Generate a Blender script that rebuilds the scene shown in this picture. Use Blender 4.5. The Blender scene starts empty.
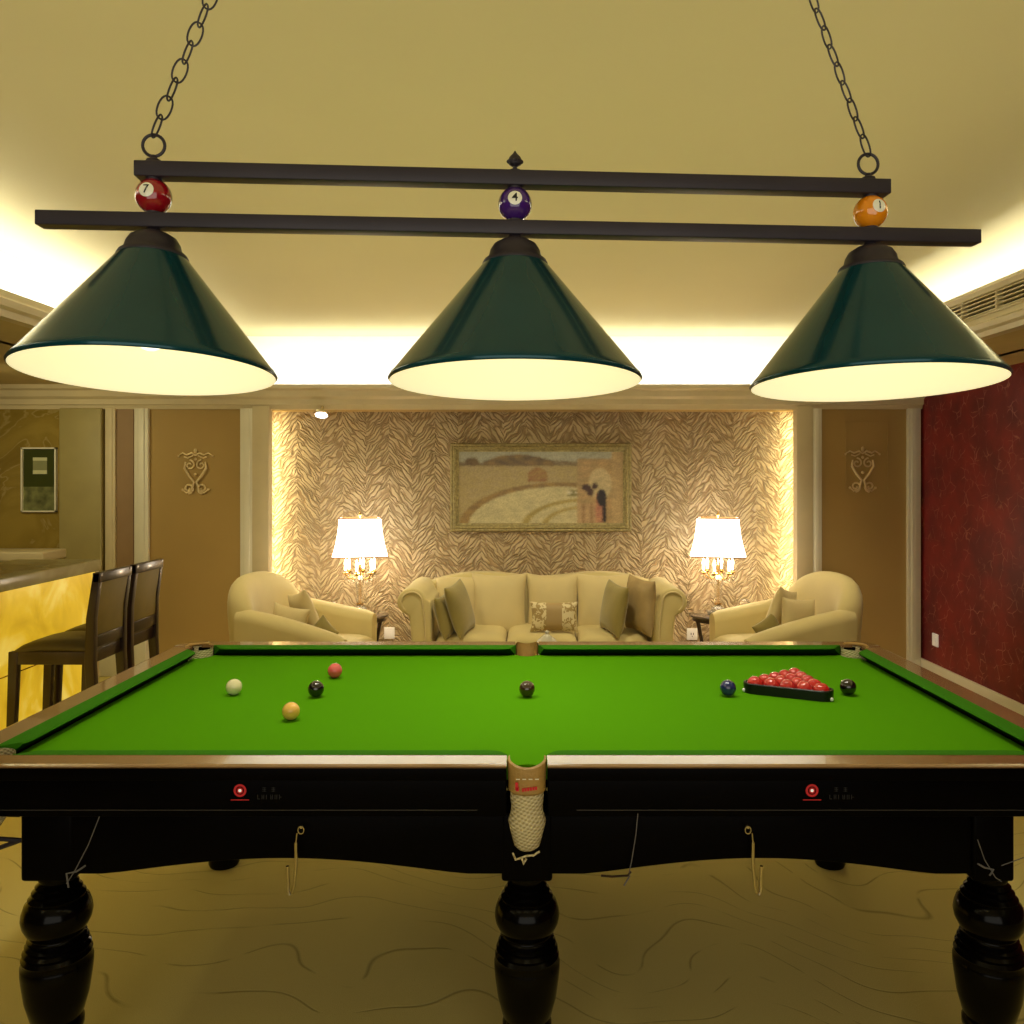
import bpy, bmesh, math, random
from mathutils import Vector, Matrix
random.seed(7)
scene = bpy.context.scene
COL = scene.collection
PI = math.pi
F, CX, CY, H = 822.0, 527.0, 477.0, 1.56      # focal length in px, vanishing point, eye height


def X(px, d): return (px - CX) * d / F
def Z(py, d): return H - (py - CY) * d / F


# ------------------------------------------------------------------ materials
class NT:
    def __init__(s, name):
        s.m = bpy.data.materials.new(name); s.m.use_nodes = True
        s.t = s.m.node_tree; s.n = s.t.nodes; s.n.clear()
        s.out = s.n.new('ShaderNodeOutputMaterial')
        s.b = s.n.new('ShaderNodeBsdfPrincipled')
        s.t.links.new(s.b.outputs[0], s.out.inputs[0])

    def add(s, typ, props=None, **ins):
        n = s.n.new(typ)
        for k, v in (props or {}).items(): setattr(n, k, v)
        for k, v in ins.items():
            key = int(k[1:]) if k[0] == '_' and k[1:].isdigit() else k.replace('_', ' ')
            s.set(n.inputs[key], v)
        return n

    def set(s, sock, v):
        if isinstance(v, bpy.types.Node): s.t.links.new(v.outputs[0], sock)
        elif isinstance(v, bpy.types.NodeSocket): s.t.links.new(v, sock)
        else:
            if isinstance(v, tuple) and len(v) == 3 and sock.type == 'RGBA': v = (*v, 1)
            sock.default_value = v

    def math(s, op, a, b=0.0, c=0.0):
        n = s.n.new('ShaderNodeMath'); n.operation = op
        s.set(n.inputs[0], a); s.set(n.inputs[1], b); s.set(n.inputs[2], c)
        return n

    def coord(s, scale=(1, 1, 1)):
        tc = s.n.new('ShaderNodeTexCoord'); mp = s.n.new('ShaderNodeMapping')
        mp.inputs['Scale'].default_value = scale
        s.t.links.new(tc.outputs['Object'], mp.inputs[0]); return mp

    def ramp(s, fac, stops):
        r = s.n.new('ShaderNodeValToRGB'); s.set(r.inputs[0], fac)
        e = r.color_ramp.elements
        while len(e) < len(stops): e.new(0.5)
        for i, (p, c) in enumerate(stops):
            e[i].position = p; e[i].color = (*c, 1) if len(c) == 3 else c
        return r

    def base(s, v): s.set(s.b.inputs['Base Color'], v)
    def bump(s, h, strength=.3, dist=.01):
        b = s.add('ShaderNodeBump', Strength=strength, Distance=dist, Height=h)
        s.t.links.new(b.outputs[0], s.b.inputs['Normal'])


def mix(c, k): return tuple(min(1, max(0, x * k)) for x in c)


def M(name, col, rough=.5, metal=0.0, coat=0.0, var=.12, scale=6.0, bump=0.0, bscale=60.0, spec=.5,
      emit=None, estr=0.0, sheen=0.0, stretch=(1, 1, 1), trans=0.0, ior=1.45):
    t = NT(name)
    nz = t.add('ShaderNodeTexNoise', Vector=t.coord(tuple(scale * q for q in stretch)), Scale=1.0, Detail=4.0)
    t.base(t.ramp(nz, [(.3, mix(col, 1 - var)), (.7, mix(col, 1 + var))]))
    b = t.b.inputs
    b['Roughness'].default_value = rough; b['Metallic'].default_value = metal
    b['Coat Weight'].default_value = coat; b['Specular IOR Level'].default_value = spec
    b['Sheen Weight'].default_value = sheen; b['Transmission Weight'].default_value = trans
    b['IOR'].default_value = ior
    if emit: t.set(b['Emission Color'], emit); b['Emission Strength'].default_value = estr
    if bump:
        n2 = t.add('ShaderNodeTexNoise', Vector=t.coord(), Scale=bscale, Detail=3.0)
        t.bump(n2, bump, .01)
    return t.m


m_ceiling = M('ceiling_paint', (.58, .50, .27), .9, var=.03, scale=.8, spec=.1)
m_soffit = M('soffit_paint', (.62, .50, .25), .8, var=.04, spec=.2)
m_cream = M('cream_trim_paint', (.66, .56, .36), .5, var=.04)
m_white = M('white_trim_paint', (.80, .76, .62), .4, var=.03)
m_panel = M('tan_wall_paint', (.46, .31, .11), .6, var=.06, scale=1.2, spec=.3)
m_brown = M('brown_panel_paint', (.33, .21, .11), .6, var=.05)
m_olive = M('olive_column_paint', (.36, .30, .12), .5, var=.06)
m_black = M('black_lacquer', (.0016, .0012, .0012), .35, var=.2, coat=.0, spec=.04)
m_blackleg = M('black_turned_lacquer', (.0014, .001, .001), .16, var=.2, coat=.0, spec=.14)
m_gold = M('antique_gold', (.80, .64, .36), .35, metal=.5, bump=.4, bscale=120)
m_goldrail = M('gilt_frame', (.40, .34, .17), .4, metal=.35, bump=.9, bscale=90, var=.3, scale=60)
m_brass = M('polished_brass', (.75, .50, .20), .2, metal=1)
m_chrome = M('steel_wire', (.62, .54, .38), .25, metal=1)
m_upholst = M('cream_upholstery', (.66, .55, .26), .75, var=.06, scale=3, bump=.12, bscale=220, sheen=.2)
m_upholst2 = M('cream_cushion_fabric', (.70, .58, .31), .75, var=.06, scale=3, bump=.12, bscale=220, sheen=.2)
m_olivef = M('olive_velvet', (.28, .225, .06), .7, var=.15, scale=5, bump=.1, sheen=.4)
m_tanf = M('tan_satin', (.40, .29, .14), .55, var=.15, scale=8, bump=.15, bscale=70)
m_patt = None
m_darkwood = M('dark_stained_wood', (.028, .012, .008), .3, var=.4, scale=10, stretch=(1, 1, .1), coat=.2)
m_stoolpad = M('olive_leather', (.085, .062, .016), .5, var=.1)
m_stoolback = M('olive_gold_fabric', (.20, .145, .028), .6, var=.12)
m_glasstop = M('smoked_glass', (.10, .075, .055), .08, var=.1, coat=.5)
m_crystal = M('crystal', (.95, .88, .75), .04, var=.02, trans=.75, ior=1.5)
m_shade = M('lit_lamp_shade', (.95, .9, .8), .8, var=.01, emit=(1, .90, .74), estr=5.0)
m_trimgold = M('gold_braid', (.45, .22, .08), .5, var=.2, scale=60)
m_flame = M('candle_bulb', (1, .95, .8), .5, var=.01, emit=(1, .86, .6), estr=8)
m_bronze = M('dark_bronze_metal', (.030, .024, .032), .45, metal=.2, var=.15, spec=.5)
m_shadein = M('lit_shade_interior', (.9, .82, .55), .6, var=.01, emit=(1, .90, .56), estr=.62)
m_bulb = M('glowing_bulb', (1, 1, .9), .5, var=.01, emit=(1, .93, .72), estr=2)
m_whiteplastic = M('white_plastic', (.85, .82, .75), .4, var=.02, emit=(1, .9, .8), estr=.12)  # faint glow added in the material; the plates are no lamps
m_porc = M('white_porcelain', (.88, .88, .85), .15, var=.01, coat=.5)
m_leather = M('tan_pocket_leather', (.40, .24, .06), .5, var=.15, scale=20, bump=.3, bscale=150)
m_red = M('red_ink', (.50, .012, .012), .4, var=.05, emit=(.6, .02, .03), estr=.12)  # slight glow added to the ink, not a light source
m_greyink = M('faint_grey_ink', (.012, .010, .009), .5, var=.3, scale=200)
m_dot = M('white_ink', (.9, .85, .75), .4, var=.02, emit=(1, .9, .8), estr=.4)  # emission added so the dot glows; it is only ink
m_ballwhite = M('ball_number_spot', (.92, .9, .72), .2, var=.01, coat=.6)
m_ink = M('black_digit_ink', (.01, .01, .01), .3, var=.1)
m_cord = M('grey_cord', (.13, .12, .11), .6, var=.1)
m_vent = M('vent_cream_metal', (.62, .52, .30), .5, var=.05)
m_dark = M('vent_dark_void', (.02, .016, .01), .9, var=.1)
m_led = M('warm_light_strip', (1, 1, .9), .5, var=.01, emit=(1, .95, .82), estr=6)


def ball_mat(name, col): return M(name, col, .07, var=.05, scale=30, coat=1.0)


# green enamel
t = NT('green_enamel'); t.base(t.ramp(t.add('ShaderNodeTexNoise', Vector=t.coord(), Scale=8.0), [(.3, (.002, .034, .042)), (.7, (.004, .043, .052))]))
t.b.inputs['Roughness'].default_value = .18; t.b.inputs['Specular Tint'].default_value = (.45, .85, 1, 1); t.b.inputs['Coat Weight'].default_value = .12; t.b.inputs['Coat Roughness'].default_value = .05
m_green = t.m

# baize
t = NT('green_baize')
nz = t.add('ShaderNodeTexNoise', Vector=t.coord(), Scale=400.0, Detail=2.0)
t.base(t.ramp(nz, [(.3, (.066, .245, .0008)), (.7, (.080, .285, .001))]))
t.b.inputs['Roughness'].default_value = .95; t.b.inputs['Specular IOR Level'].default_value = .05
t.bump(nz, .1, .001); m_baize = t.m
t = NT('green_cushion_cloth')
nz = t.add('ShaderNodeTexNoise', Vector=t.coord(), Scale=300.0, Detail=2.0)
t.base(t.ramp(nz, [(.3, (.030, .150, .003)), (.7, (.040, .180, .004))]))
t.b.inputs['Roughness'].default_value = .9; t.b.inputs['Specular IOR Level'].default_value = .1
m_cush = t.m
m_under = M('shaded_cushion_underside', (.006, .030, .002), .95, var=.1, spec=.02)  # darker green puts the shade under the nose into the cloth colour

# polished table-rail wood
t = NT('polished_rail_wood')
w = t.add('ShaderNodeTexNoise', Vector=t.coord((2, 14, 8)), Scale=4.0, Detail=5.0)
t.base(t.ramp(w, [(.3, (.22, .115, .042)), (.7, (.33, .19, .085))]))
t.b.inputs['Roughness'].default_value = .22; t.b.inputs['Coat Weight'].default_value = 1.0; t.b.inputs['Coat Roughness'].default_value = .05; t.b.inputs['Coat IOR'].default_value = 1.9
m_rail = t.m

# carpet: thin wandering dark lines on olive pile
t = NT('wavy_line_carpet')
co = t.coord((1, 1, 1))
big = t.add('ShaderNodeTexNoise', Vector=co, Scale=1.1, Detail=1.5)
sx = t.add('ShaderNodeSeparateXYZ', Vector=co)
ph = t.math('ADD', t.math('ADD', t.math('MULTIPLY', sx.outputs[0], 6.0), t.math('MULTIPLY', sx.outputs[1], 24.0)), t.math('MULTIPLY', big, 38.0))
sn = t.math('ABSOLUTE', t.math('SINE', ph))
msk = t.add('ShaderNodeTexNoise', Vector=t.coord((1.6, 5, 1)), Scale=2.0, Detail=1.0)
line = t.ramp(sn, [(0.0, (1, 1, 1)), (.13, (0, 0, 0))])
lm = t.math('MULTIPLY', line, t.ramp(msk, [(.40, (0, 0, 0)), (.52, (1, 1, 1))]))
fine = t.add('ShaderNodeTexNoise', Vector=co, Scale=350.0, Detail=2.0)
cb = t.ramp(fine, [(.3, (.58, .48, .155)), (.7, (.68, .57, .20))])
mx = t.add('ShaderNodeMixRGB', Fac=t.math('MULTIPLY', lm, .45), Color1=cb, Color2=(.10, .065, .015))
t.base(mx); t.b.inputs['Roughness'].default_value = .95; t.b.inputs['Specular IOR Level'].default_value = .05
t.bump(t.math('SUBTRACT', fine, t.math('MULTIPLY', lm, 2.0)), .35, .004); m_carpet = t.m

# relief wallpaper: chevron of leaf strokes
t = NT('leaf_relief_wallpaper')
co = t.coord(); sx = t.add('ShaderNodeSeparateXYZ', Vector=co)
x_, z_ = sx.outputs[0], sx.outputs[2]
CW = .19
col = t.math('FLOOR', t.math('DIVIDE', x_, CW))
sgn = t.math('SUBTRACT', t.math('MULTIPLY', t.math('MODULO', t.math('ABSOLUTE', col), 2.0), 2.0), 1.0)
wob = t.add('ShaderNodeTexNoise', Vector=t.coord((5, 1, 5)), Scale=2.0, Detail=2.0)
wz = t.math('ADD', z_, t.math('MULTIPLY', wob, .10))
sz = t.math('MULTIPLY', sgn, wz)
la_ = t.math('ADD', t.math('MULTIPLY', x_, .68), t.math('MULTIPLY', sz, .73))       # along the leaf
lb_ = t.math('SUBTRACT', t.math('MULTIPLY', wz, .68), t.math('MULTIPLY', t.math('MULTIPLY', sgn, x_), .73))
cv = t.add('ShaderNodeCombineXYZ', _0=t.math('MULTIPLY', la_, 6.2), _1=t.math('MULTIPLY', lb_, 40.0), _2=t.math('MULTIPLY', col, 3.7))
vo = t.add('ShaderNodeTexVoronoi', {'feature': 'DISTANCE_TO_EDGE'}, Vector=cv, Scale=1.0, Randomness=.85)
hgt = t.add('ShaderNodeMapRange', {'interpolation_type': 'SMOOTHSTEP'}, Value=vo, _1=0.0, _2=.20)
t.base(t.ramp(hgt, [(.0, (.34, .235, .125)), (.45, (.54, .41, .245)), (1, (.60, .47, .29))]))
t.b.inputs['Roughness'].default_value = .5
t.bump(hgt, .9, .014); m_paper = t.m

# burgundy wall with crackled light strokes
t = NT('burgundy_leaf_wallpaper')
co = t.coord((1, 1, 1))
wob = t.add('ShaderNodeTexNoise', Vector=co, Scale=5.0, Detail=3.0)
vec = t.add('ShaderNodeVectorMath', {'operation': 'ADD'})
t.set(vec.inputs[0], co); 
vs = t.add('ShaderNodeVectorMath', {'operation': 'SCALE'}); t.set(vs.inputs[0], wob.outputs['Color']); vs.inputs['Scale'].default_value = .12
t.set(vec.inputs[1], vs.outputs[0])
vo = t.add('ShaderNodeTexVoronoi', {'feature': 'DISTANCE_TO_EDGE'}, Scale=12.0); t.set(vo.inputs['Vector'], vec.outputs[0])
ln = t.ramp(vo, [(0.0, (1, 1, 1)), (.045, (0, 0, 0))])
mk = t.add('ShaderNodeTexNoise', Vector=co, Scale=9.0, Detail=2.0)
lm = t.math('MULTIPLY', ln, t.ramp(mk, [(.46, (0, 0, 0)), (.62, (1, 1, 1))]))
bg = t.ramp(t.add('ShaderNodeTexNoise', Vector=co, Scale=4.0, Detail=3.0), [(.35, (.12, .005, .011)), (.7, (.24, .014, .014))])
t.base(t.add('ShaderNodeMixRGB', Fac=t.math('MULTIPLY', lm, .5), Color1=bg, Color2=(.50, .22, .12)))
t.b.inputs['Roughness'].default_value = .5; t.bump(lm, .4, .006); m_redwall = t.m

# olive marble
t = NT('olive_marble')
co = t.coord(); wv = t.add('ShaderNodeTexNoise', Vector=co, Scale=2.2, Detail=7.0, Distortion=1.6)
vein = t.ramp(t.math('ABSOLUTE', t.math('SUBTRACT', wv, .5)), [(0, (1, 1, 1)), (.022, (0, 0, 0))])
t.base(t.add('ShaderNodeMixRGB', Fac=t.math('MULTIPLY', vein, .45),
             Color1=t.ramp(wv, [(.3, (.19, .125, .016)), (.7, (.33, .235, .045))]), Color2=(.48, .38, .16)))
t.b.inputs['Roughness'].default_value = .25; m_marble = t.m
t = NT('grey_green_marble')
wv = t.add('ShaderNodeTexNoise', Vector=t.coord(), Scale=3.0, Detail=6.0, Distortion=1.2)
t.base(t.ramp(wv, [(.3, (.30, .26, .13)), (.7, (.48, .43, .26))])); t.b.inputs['Roughness'].default_value = .2
m_slab = t.m

# backlit onyx
t = NT('backlit_yellow_onyx')
wv = t.add('ShaderNodeTexNoise', Vector=t.coord((1, 1, .8)), Scale=4.0, Detail=8.0, Distortion=.8)
c = t.ramp(wv, [(.28, (.50, .27, .006)), (.5, (.72, .44, .018)), (.72, (.95, .72, .16))])
t.base((.3, .2, .05)); t.set(t.b.inputs['Emission Color'], c); t.b.inputs['Emission Strength'].default_value = .85
t.b.inputs['Roughness'].default_value = .3; m_onyx = t.m

# net
t = NT('knotted_cream_net')
co = t.coord(); sx = t.add('ShaderNodeSeparateXYZ', Vector=co)
a = t.math('SINE', t.math('ADD', t.math('MULTIPLY', sx.outputs[2], 700.0), t.math('MULTIPLY', sx.outputs[0], 220.0)))
b = t.math('SINE', t.math('SUBTRACT', t.math('MULTIPLY', sx.outputs[2], 520.0), t.math('MULTIPLY', sx.outputs[0], 520.0)))
h_ = t.math('MULTIPLY', t.math('ADD', a, b), .5)
t.base(t.ramp(t.math('ADD', t.math('MULTIPLY', h_, .5), .5), [(.1, (.42, .33, .14)), (.7, (.72, .62, .36))]))
t.b.inputs['Roughness'].default_value = .8; t.bump(h_, .6, .003); m_net = t.m

# patterned lumbar pillow fabric
t = NT('striped_brocade')
sx = t.add('ShaderNodeSeparateXYZ', Vector=t.coord())
st = t.math('GREATER_THAN', t.math('ABSOLUTE', t.math('ADD', sx.outputs[0], .0)), .055)
fl = t.add('ShaderNodeTexNoise', Vector=t.coord(), Scale=26.0, Detail=1.0, Distortion=1.5)
pt = t.ramp(fl, [(.48, (.42, .30, .12)), (.52, (.78, .68, .44))])
t.base(t.add('ShaderNodeMixRGB', Fac=st, Color1=(.44, .31, .14), Color2=pt)); t.b.inputs['Roughness'].default_value = .6
m_patt = t.m

# canvas uses a colour attribute
t = NT('painted_canvas'); ca = t.add('ShaderNodeVertexColor', {'layer_name': 'paint'}); t.base(ca.outputs[0])
t.b.inputs['Roughness'].default_value = .35
t.bump(t.add('ShaderNodeTexNoise', Vector=t.coord(), Scale=150.0), .1, .003); m_canvas = t.m


# ------------------------------------------------------------------ mesh builder
class MB:
    def __init__(s): s.bm = bmesh.new()

    def box(s, x0, x1, y0, y1, z0, z1, mat=None):
        v = [s.bm.verts.new(Vector(p)) for p in ((x0, y0, z0), (x1, y0, z0), (x1, y1, z0), (x0, y1, z0), (x0, y0, z1), (x1, y0, z1), (x1, y1, z1), (x0, y1, z1))]
        for f in ((0, 3, 2, 1), (4, 5, 6, 7), (0, 1, 5, 4), (1, 2, 6, 5), (2, 3, 7, 6), (3, 0, 4, 7)): s.bm.faces.new([v[i] for i in f])
        if mat:
            for q in v: q.co = mat @ q.co
        return s

    def prism(s, pts, a, b, axis='y', mat=None):
        # pts: 2D outline; axis: extrusion axis.  y: (x,z)  x: (y,z)  z: (x,y)
        def mk(p, t):
            return {'y': (p[0], t, p[1]), 'x': (t, p[0], p[1]), 'z': (p[0], p[1], t)}[axis]
        A = [s.bm.verts.new(mk(p, a)) for p in pts]; B = [s.bm.verts.new(mk(p, b)) for p in pts]
        n = len(pts)
        s.bm.faces.new(A); s.bm.faces.new(B[::-1])
        for i in range(n): s.bm.faces.new((A[i], B[i], B[(i + 1) % n], A[(i + 1) % n]))
        if mat:
            for q in A + B: q.co = mat @ q.co
        return s

    def loft(s, rings, caps=True, closed=True):
        R = [[s.bm.verts.new(Vector(p)) for p in r] for r in rings]; n = len(R[0])
        for a, b in zip(R, R[1:]):
            for i in range(n if closed else n - 1): s.bm.faces.new((a[i], a[(i + 1) % n], b[(i + 1) % n], b[i]))
        if caps: s.bm.faces.new(R[0][::-1]); s.bm.faces.new(R[-1])
        return s

    def lathe(s, prof, c=(0, 0, 0), seg=28, rot=None, caps=True, sc=(1, 1)):
        rings = []
        for r, z in prof:
            ring = []
            for i in range(seg):
                a = 2 * PI * i / seg; p = Vector((r * math.cos(a) * sc[0], r * math.sin(a) * sc[1], z))
                if rot: p = rot @ p
                ring.append(p + Vector(c))
            rings.append(ring)
        return s.loft(rings, caps)

    def tube(s, pts, r, seg=8, closed=False, caps=True):
        P = [Vector(p) for p in pts]; n = len(P); rings = []; up = None
        for i in range(n):
            if closed: t = P[(i + 1) % n] - P[i - 1]
            else: t = P[min(i + 1, n - 1)] - P[max(i - 1, 0)]
            t.normalize()
            if up is None:
                up = Vector((0, 0, 1)) if abs(t.z) < .9 else Vector((1, 0, 0))
            a = up - t * up.dot(t); a.normalize(); up = a; b = t.cross(a)
            rr = r[i] if isinstance(r, (list, tuple)) else r
            rings.append([P[i] + (a * math.cos(2 * PI * k / seg) + b * math.sin(2 * PI * k / seg)) * rr for k in range(seg)])
        if closed: rings.append(rings[0]); 
        if closed:
            R = [[s.bm.verts.new(p) for p in rg] for rg in rings[:-1]]; R.append(R[0])
            for u, v in zip(R, R[1:]):
                for i in range(seg): s.bm.faces.new((u[i], u[(i + 1) % seg], v[(i + 1) % seg], v[i]))
            return s
        return s.loft(rings, caps)

    def sphere(s, c, r, u=24, v=14, sc=(1, 1, 1)):
        bmesh.ops.create_uvsphere(s.bm, u_segments=u, v_segments=v, radius=r, matrix=Matrix.Translation(c) @ Matrix.Diagonal((*sc, 1)))
        return s

    def puff(s, fn, T, n=14, m=12, pw=4, ny=None):
        """two-sided soft panel: fn(u,v) -> (point, normal); u,v in -1..1"""
        def side(sg):
            g = []
            for i in range(n + 1):
                row = []
                for j in range(m + 1):
                    u = math.sin(PI / 2 * (2 * i / n - 1)); v = math.sin(PI / 2 * (2 * j / m - 1))
                    p, nn = fn(u, v)
                    th = T * math.sqrt(max(0, 1 - abs(u) ** pw)) * math.sqrt(max(0, 1 - abs(v) ** pw))
                    row.append(Vector(p) + Vector(nn) * th * sg)
                g.append(row)
            return g
        A = [[s.bm.verts.new(p) for p in r] for r in side(1)]; B = side(-1)
        Bv = [[A[i][j] if i in (0, n) or j in (0, m) else s.bm.verts.new(B[i][j]) for j in range(m + 1)] for i in range(n + 1)]
        for i in range(n):
            for j in range(m):
                s.bm.faces.new((A[i][j], A[i + 1][j], A[i + 1][j + 1], A[i][j + 1]))
                q = (Bv[i][j], Bv[i][j + 1], Bv[i + 1][j + 1], Bv[i + 1][j])
                if len(set(q)) == 4:
                    try: s.bm.faces.new(q)
                    except ValueError: pass
        return s

    def build(s, name, mat, parent=None, bevel=0, seg=3, sharp=38, loc=None, rot=None):
        bmesh.ops.recalc_face_normals(s.bm, faces=s.bm.faces)
        for f in s.bm.faces: f.smooth = True
        for e in s.bm.edges:
            if len(e.link_faces) == 2 and e.calc_face_angle(0) > math.radians(sharp): e.smooth = False
        me = bpy.data.meshes.new(name); s.bm.to_mesh(me); s.bm.free(); me.materials.append(mat)
        o = bpy.data.objects.new(name, me); COL.objects.link(o)
        if parent: o.parent = parent
        if loc: o.location = loc
        if rot: o.rotation_euler = rot
        if bevel:
            b = o.modifiers.new('bevel', 'BEVEL'); b.width = bevel; b.segments = seg; b.limit_method = 'ANGLE'
            b.angle_limit = math.radians(35); b.harden_normals = False
            for e in me.edges: e.use_edge_sharp = False
        return o


def empty(name, loc=(0, 0, 0), rz=0, label=None, cat=None, group=None):
    o = bpy.data.objects.new(name, None); COL.objects.link(o); o.location = loc; o.rotation_euler = (0, 0, rz)
    o.empty_display_size = .1
    return tag(o, label, cat, group)


def tag(o, label=None, cat=None, group=None, kind=None):
    if label: o['label'] = label
    if cat: o['category'] = cat
    if group: o['group'] = group
    if kind: o['kind'] = kind
    return o


def struct(o): o['kind'] = 'structure'; return o


def copy_tree(o, parent=None):
    c = o.copy(); COL.objects.link(c)
    if parent: c.parent = parent
    for ch in list(o.children): copy_tree(ch, c)
    return c


def arc(cx, cy, r, a0, a1, n=10, ry=None):
    ry = ry or r
    return [(cx + r * math.cos(math.radians(a0 + (a1 - a0) * i / n)), cy + ry * math.sin(math.radians(a0 + (a1 - a0) * i / n))) for i in range(n + 1)]


# ------------------------------------------------------------------ the room
D = 6.50            # depth of the back wall plane
XR, XL = 3.115, -4.80
ZS, ZC = 2.28, 2.75  # soffit and tray ceiling
TX = 2.345           # tray edge
AL, AR, AD = -2.03, 2.12, 6.80   # alcove
Y0 = -1.6
struct(MB().box(XL, XR + .1, Y0, 7.1, -.06, 0).build('floor', m_carpet))
struct(MB().box(XR, XR + .12, Y0, 7.1, 0, ZC + .2).build('wall_right', m_redwall))
struct(MB().box(XL - .12, XL, Y0, 7.1, 0, ZC + .2).build('wall_left', m_marble))
b = MB(); b.box(XL, AL - .11, D, 7.1, 0, ZS - .06); b.box(AR + .11, XR, D, 7.1, 0, ZS - .06)
b.box(AL - .11, AR + .11, D, 7.1, 2.10, ZS - .06)
struct(b.build('wall_back', m_panel))
struct(MB().box(AL - .11, AR + .11, AD, AD + .1, 0, 2.10).build('wall_alcove', m_paper))
# front lips of the alcove that hide the light strips
struct(MB().box(AL - .13, AL, D - .04, D + .05, 0, 2.12).build('trim_1', m_cream, bevel=.004))
struct(MB().box(AR, AR + .13, D - .04, D + .05, 0, 2.12).build('trim_2', m_cream, bevel=.004))
# ceiling tray
struct(MB().box(-2.78, 2.78, Y0, 7.0, ZC, ZC + .05).build('ceiling', m_ceiling))
b = MB(); b.box(XL, -TX, Y0, D + .4, ZS, ZS + .05); b.box(TX, XR, Y0, D + .4, ZS, ZS + .05); b.box(-TX, TX, D - .05, D + .5, ZS - .06, ZS - .02)
struct(b.build('ceiling_soffit', m_soffit))
b = MB(); b.box(-2.83, -2.78, Y0, 7.0, ZS, ZC + .05); b.box(2.78, 2.83, Y0, 7.0, ZS, ZC + .05); b.box(-2.8, 2.8, 6.95, 7.0, ZS, ZC + .05)
struct(b.build('wall_cove', M('cove_white_paint', (.82, .80, .72), .8, var=.02)))
# cornice mouldings (stepped)
def cornice(name, prof, a, b_, axis): return struct(MB().prism(prof, a, b_, axis).build(name, m_cream, sharp=25))
# right: profile in (x,z), extruded along y
pr = [(TX + .06, ZS - .001), (TX, ZS - .001), (TX - .005, ZS + .025), (TX - .03, ZS + .035), (TX - .035, ZS + .06), (TX - .012, ZS + .075), (TX, ZS + .11), (TX + .06, ZS + .11)]
cornice('trim_3', pr, Y0, D - .05, 'y')
pr = [(TX + .06, 2.50), (TX - .01, 2.50), (TX - .02, 2.52), (TX - .01, 2.54), (TX + .06, 2.54)]
cornice('trim_4', pr, Y0, D - .05, 'y')
pl = [(-TX - .06, ZS - .001), (-TX, ZS - .001), (-TX + .005, ZS + .03), (-TX + .03, ZS + .04), (-TX + .035, ZS + .07), (-TX + .012, ZS + .085), (-TX, ZS + .12), (-TX - .06, ZS + .12)]
cornice('trim_5', pl, Y0, D - .05, 'y')
# back cornice, several steps between the textured wall and the cove
pb = [(D + .03, 2.095), (D - .02, 2.095), (D - .03, 2.125), (D - .045, 2.13), (D - .05, 2.17), (D - .08, 2.19), (D - .09, 2.235), (D - .12, 2.25), (D - .125, ZS), (D - .03, ZS)]
cornice('trim_6', pb, XL, XR, 'x')
# vertical white trims on the back wall
def vtrim(n, px0, px1, m=m_white, th=.035, z1=2.1):
    x0, x1 = X(px0, D - th), X(px1, D - th); w = x1 - x0
    b = MB(); b.box(x0, x1, D - th, D, 0, z1)
    b.box(x0 + w * .25, x1 - w * .25, D - th - .008, D - th, 0, z1)
    return struct(b.build('trim_%d' % n, m, bevel=.004))
vtrim(7, 240, 253); vtrim(8, 812, 822); vtrim(9, 908, 921); vtrim(10, 134, 148); vtrim(11, 105, 115, m_cream)
struct(MB().box(X(63, D), X(105, D), D - .06, D, 0, 2.1).build('trim_12', m_olive, bevel=.01))
struct(MB().box(X(115, D), X(134, D), D - .01, D, 0, 2.1).build('trim_13', m_brown))
struct(MB().box(XL, X(63, D), D - .02, D, 0, 2.1).build('trim_14', m_marble))
struct(MB().box(X(253, D), AL - .01, D - .02, D, 0, 2.1).build('trim_15', m_soffit))
struct(MB().box(AR + .01, X(812, D), D - .02, D, 0, 2.1).build('trim_16', m_olive))
# baseboards
struct(MB().box(XR - .02, XR, Y0, D, 0, .135).build('baseboard_right', m_white, bevel=.005))
b = MB(); b.box(X(148, D), AL - .13, D - .045, D, 0, .12)
struct(b.build('baseboard_left', m_white, bevel=.005))
struct(MB().box(AR + .13, XR - .02, D - .045, D, 0, .12).build('baseboard_back', m_white, bevel=.005))
struct(MB().box(X(98, D), X(150, D), D - .075, D, 0, .30).build('baseboard_back', m_white, bevel=.006))
# thin raised panel frame around the right ornament
b = MB()
for (x0, x1, z0, z1) in ((2.52, 2.86, 1.99, 2.0), (2.85, 2.86, 1.45, 2.0), (2.52, 2.53, 1.45, 2.0)):
    b.box(x0, x1, D - .006, D, z0, z1)
struct(b.build('trim_17', m_panel))

# light strips in coves
strip = MB(); strip.box(-2.6, -2.57, .5, 6.3, ZS + .05, ZS + .065)
s1 = tag(strip.build('light_strip', m_led), 'warm light strip hidden in the cove of the left side of the ceiling', 'light strip', 'cove light strips')
strip = MB(); strip.box(2.57, 2.6, .5, 6.3, ZS + .05, ZS + .065)
s1 = tag(strip.build('light_strip', m_led), 'warm light strip hidden in the cove above the red wall', 'light strip', 'cove light strips')
strip = MB(); strip.box(-2.3, 2.3, 6.72, 6.75, ZS - .02, ZS - .005)
s1 = tag(strip.build('light_strip', m_led), 'warm light strip hidden in the cove above the sofa wall', 'light strip', 'cove light strips')


def area(name, loc, rot, sx, sy, e, col=(1, .9, .7)):
    l = bpy.data.lights.new(name, 'AREA'); l.shape = 'RECTANGLE'; l.size = sx; l.size_y = sy; l.energy = e; l.color = col
    o = bpy.data.objects.new(name, l); COL.objects.link(o); o.location = loc; o.rotation_euler = rot; return o


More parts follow.
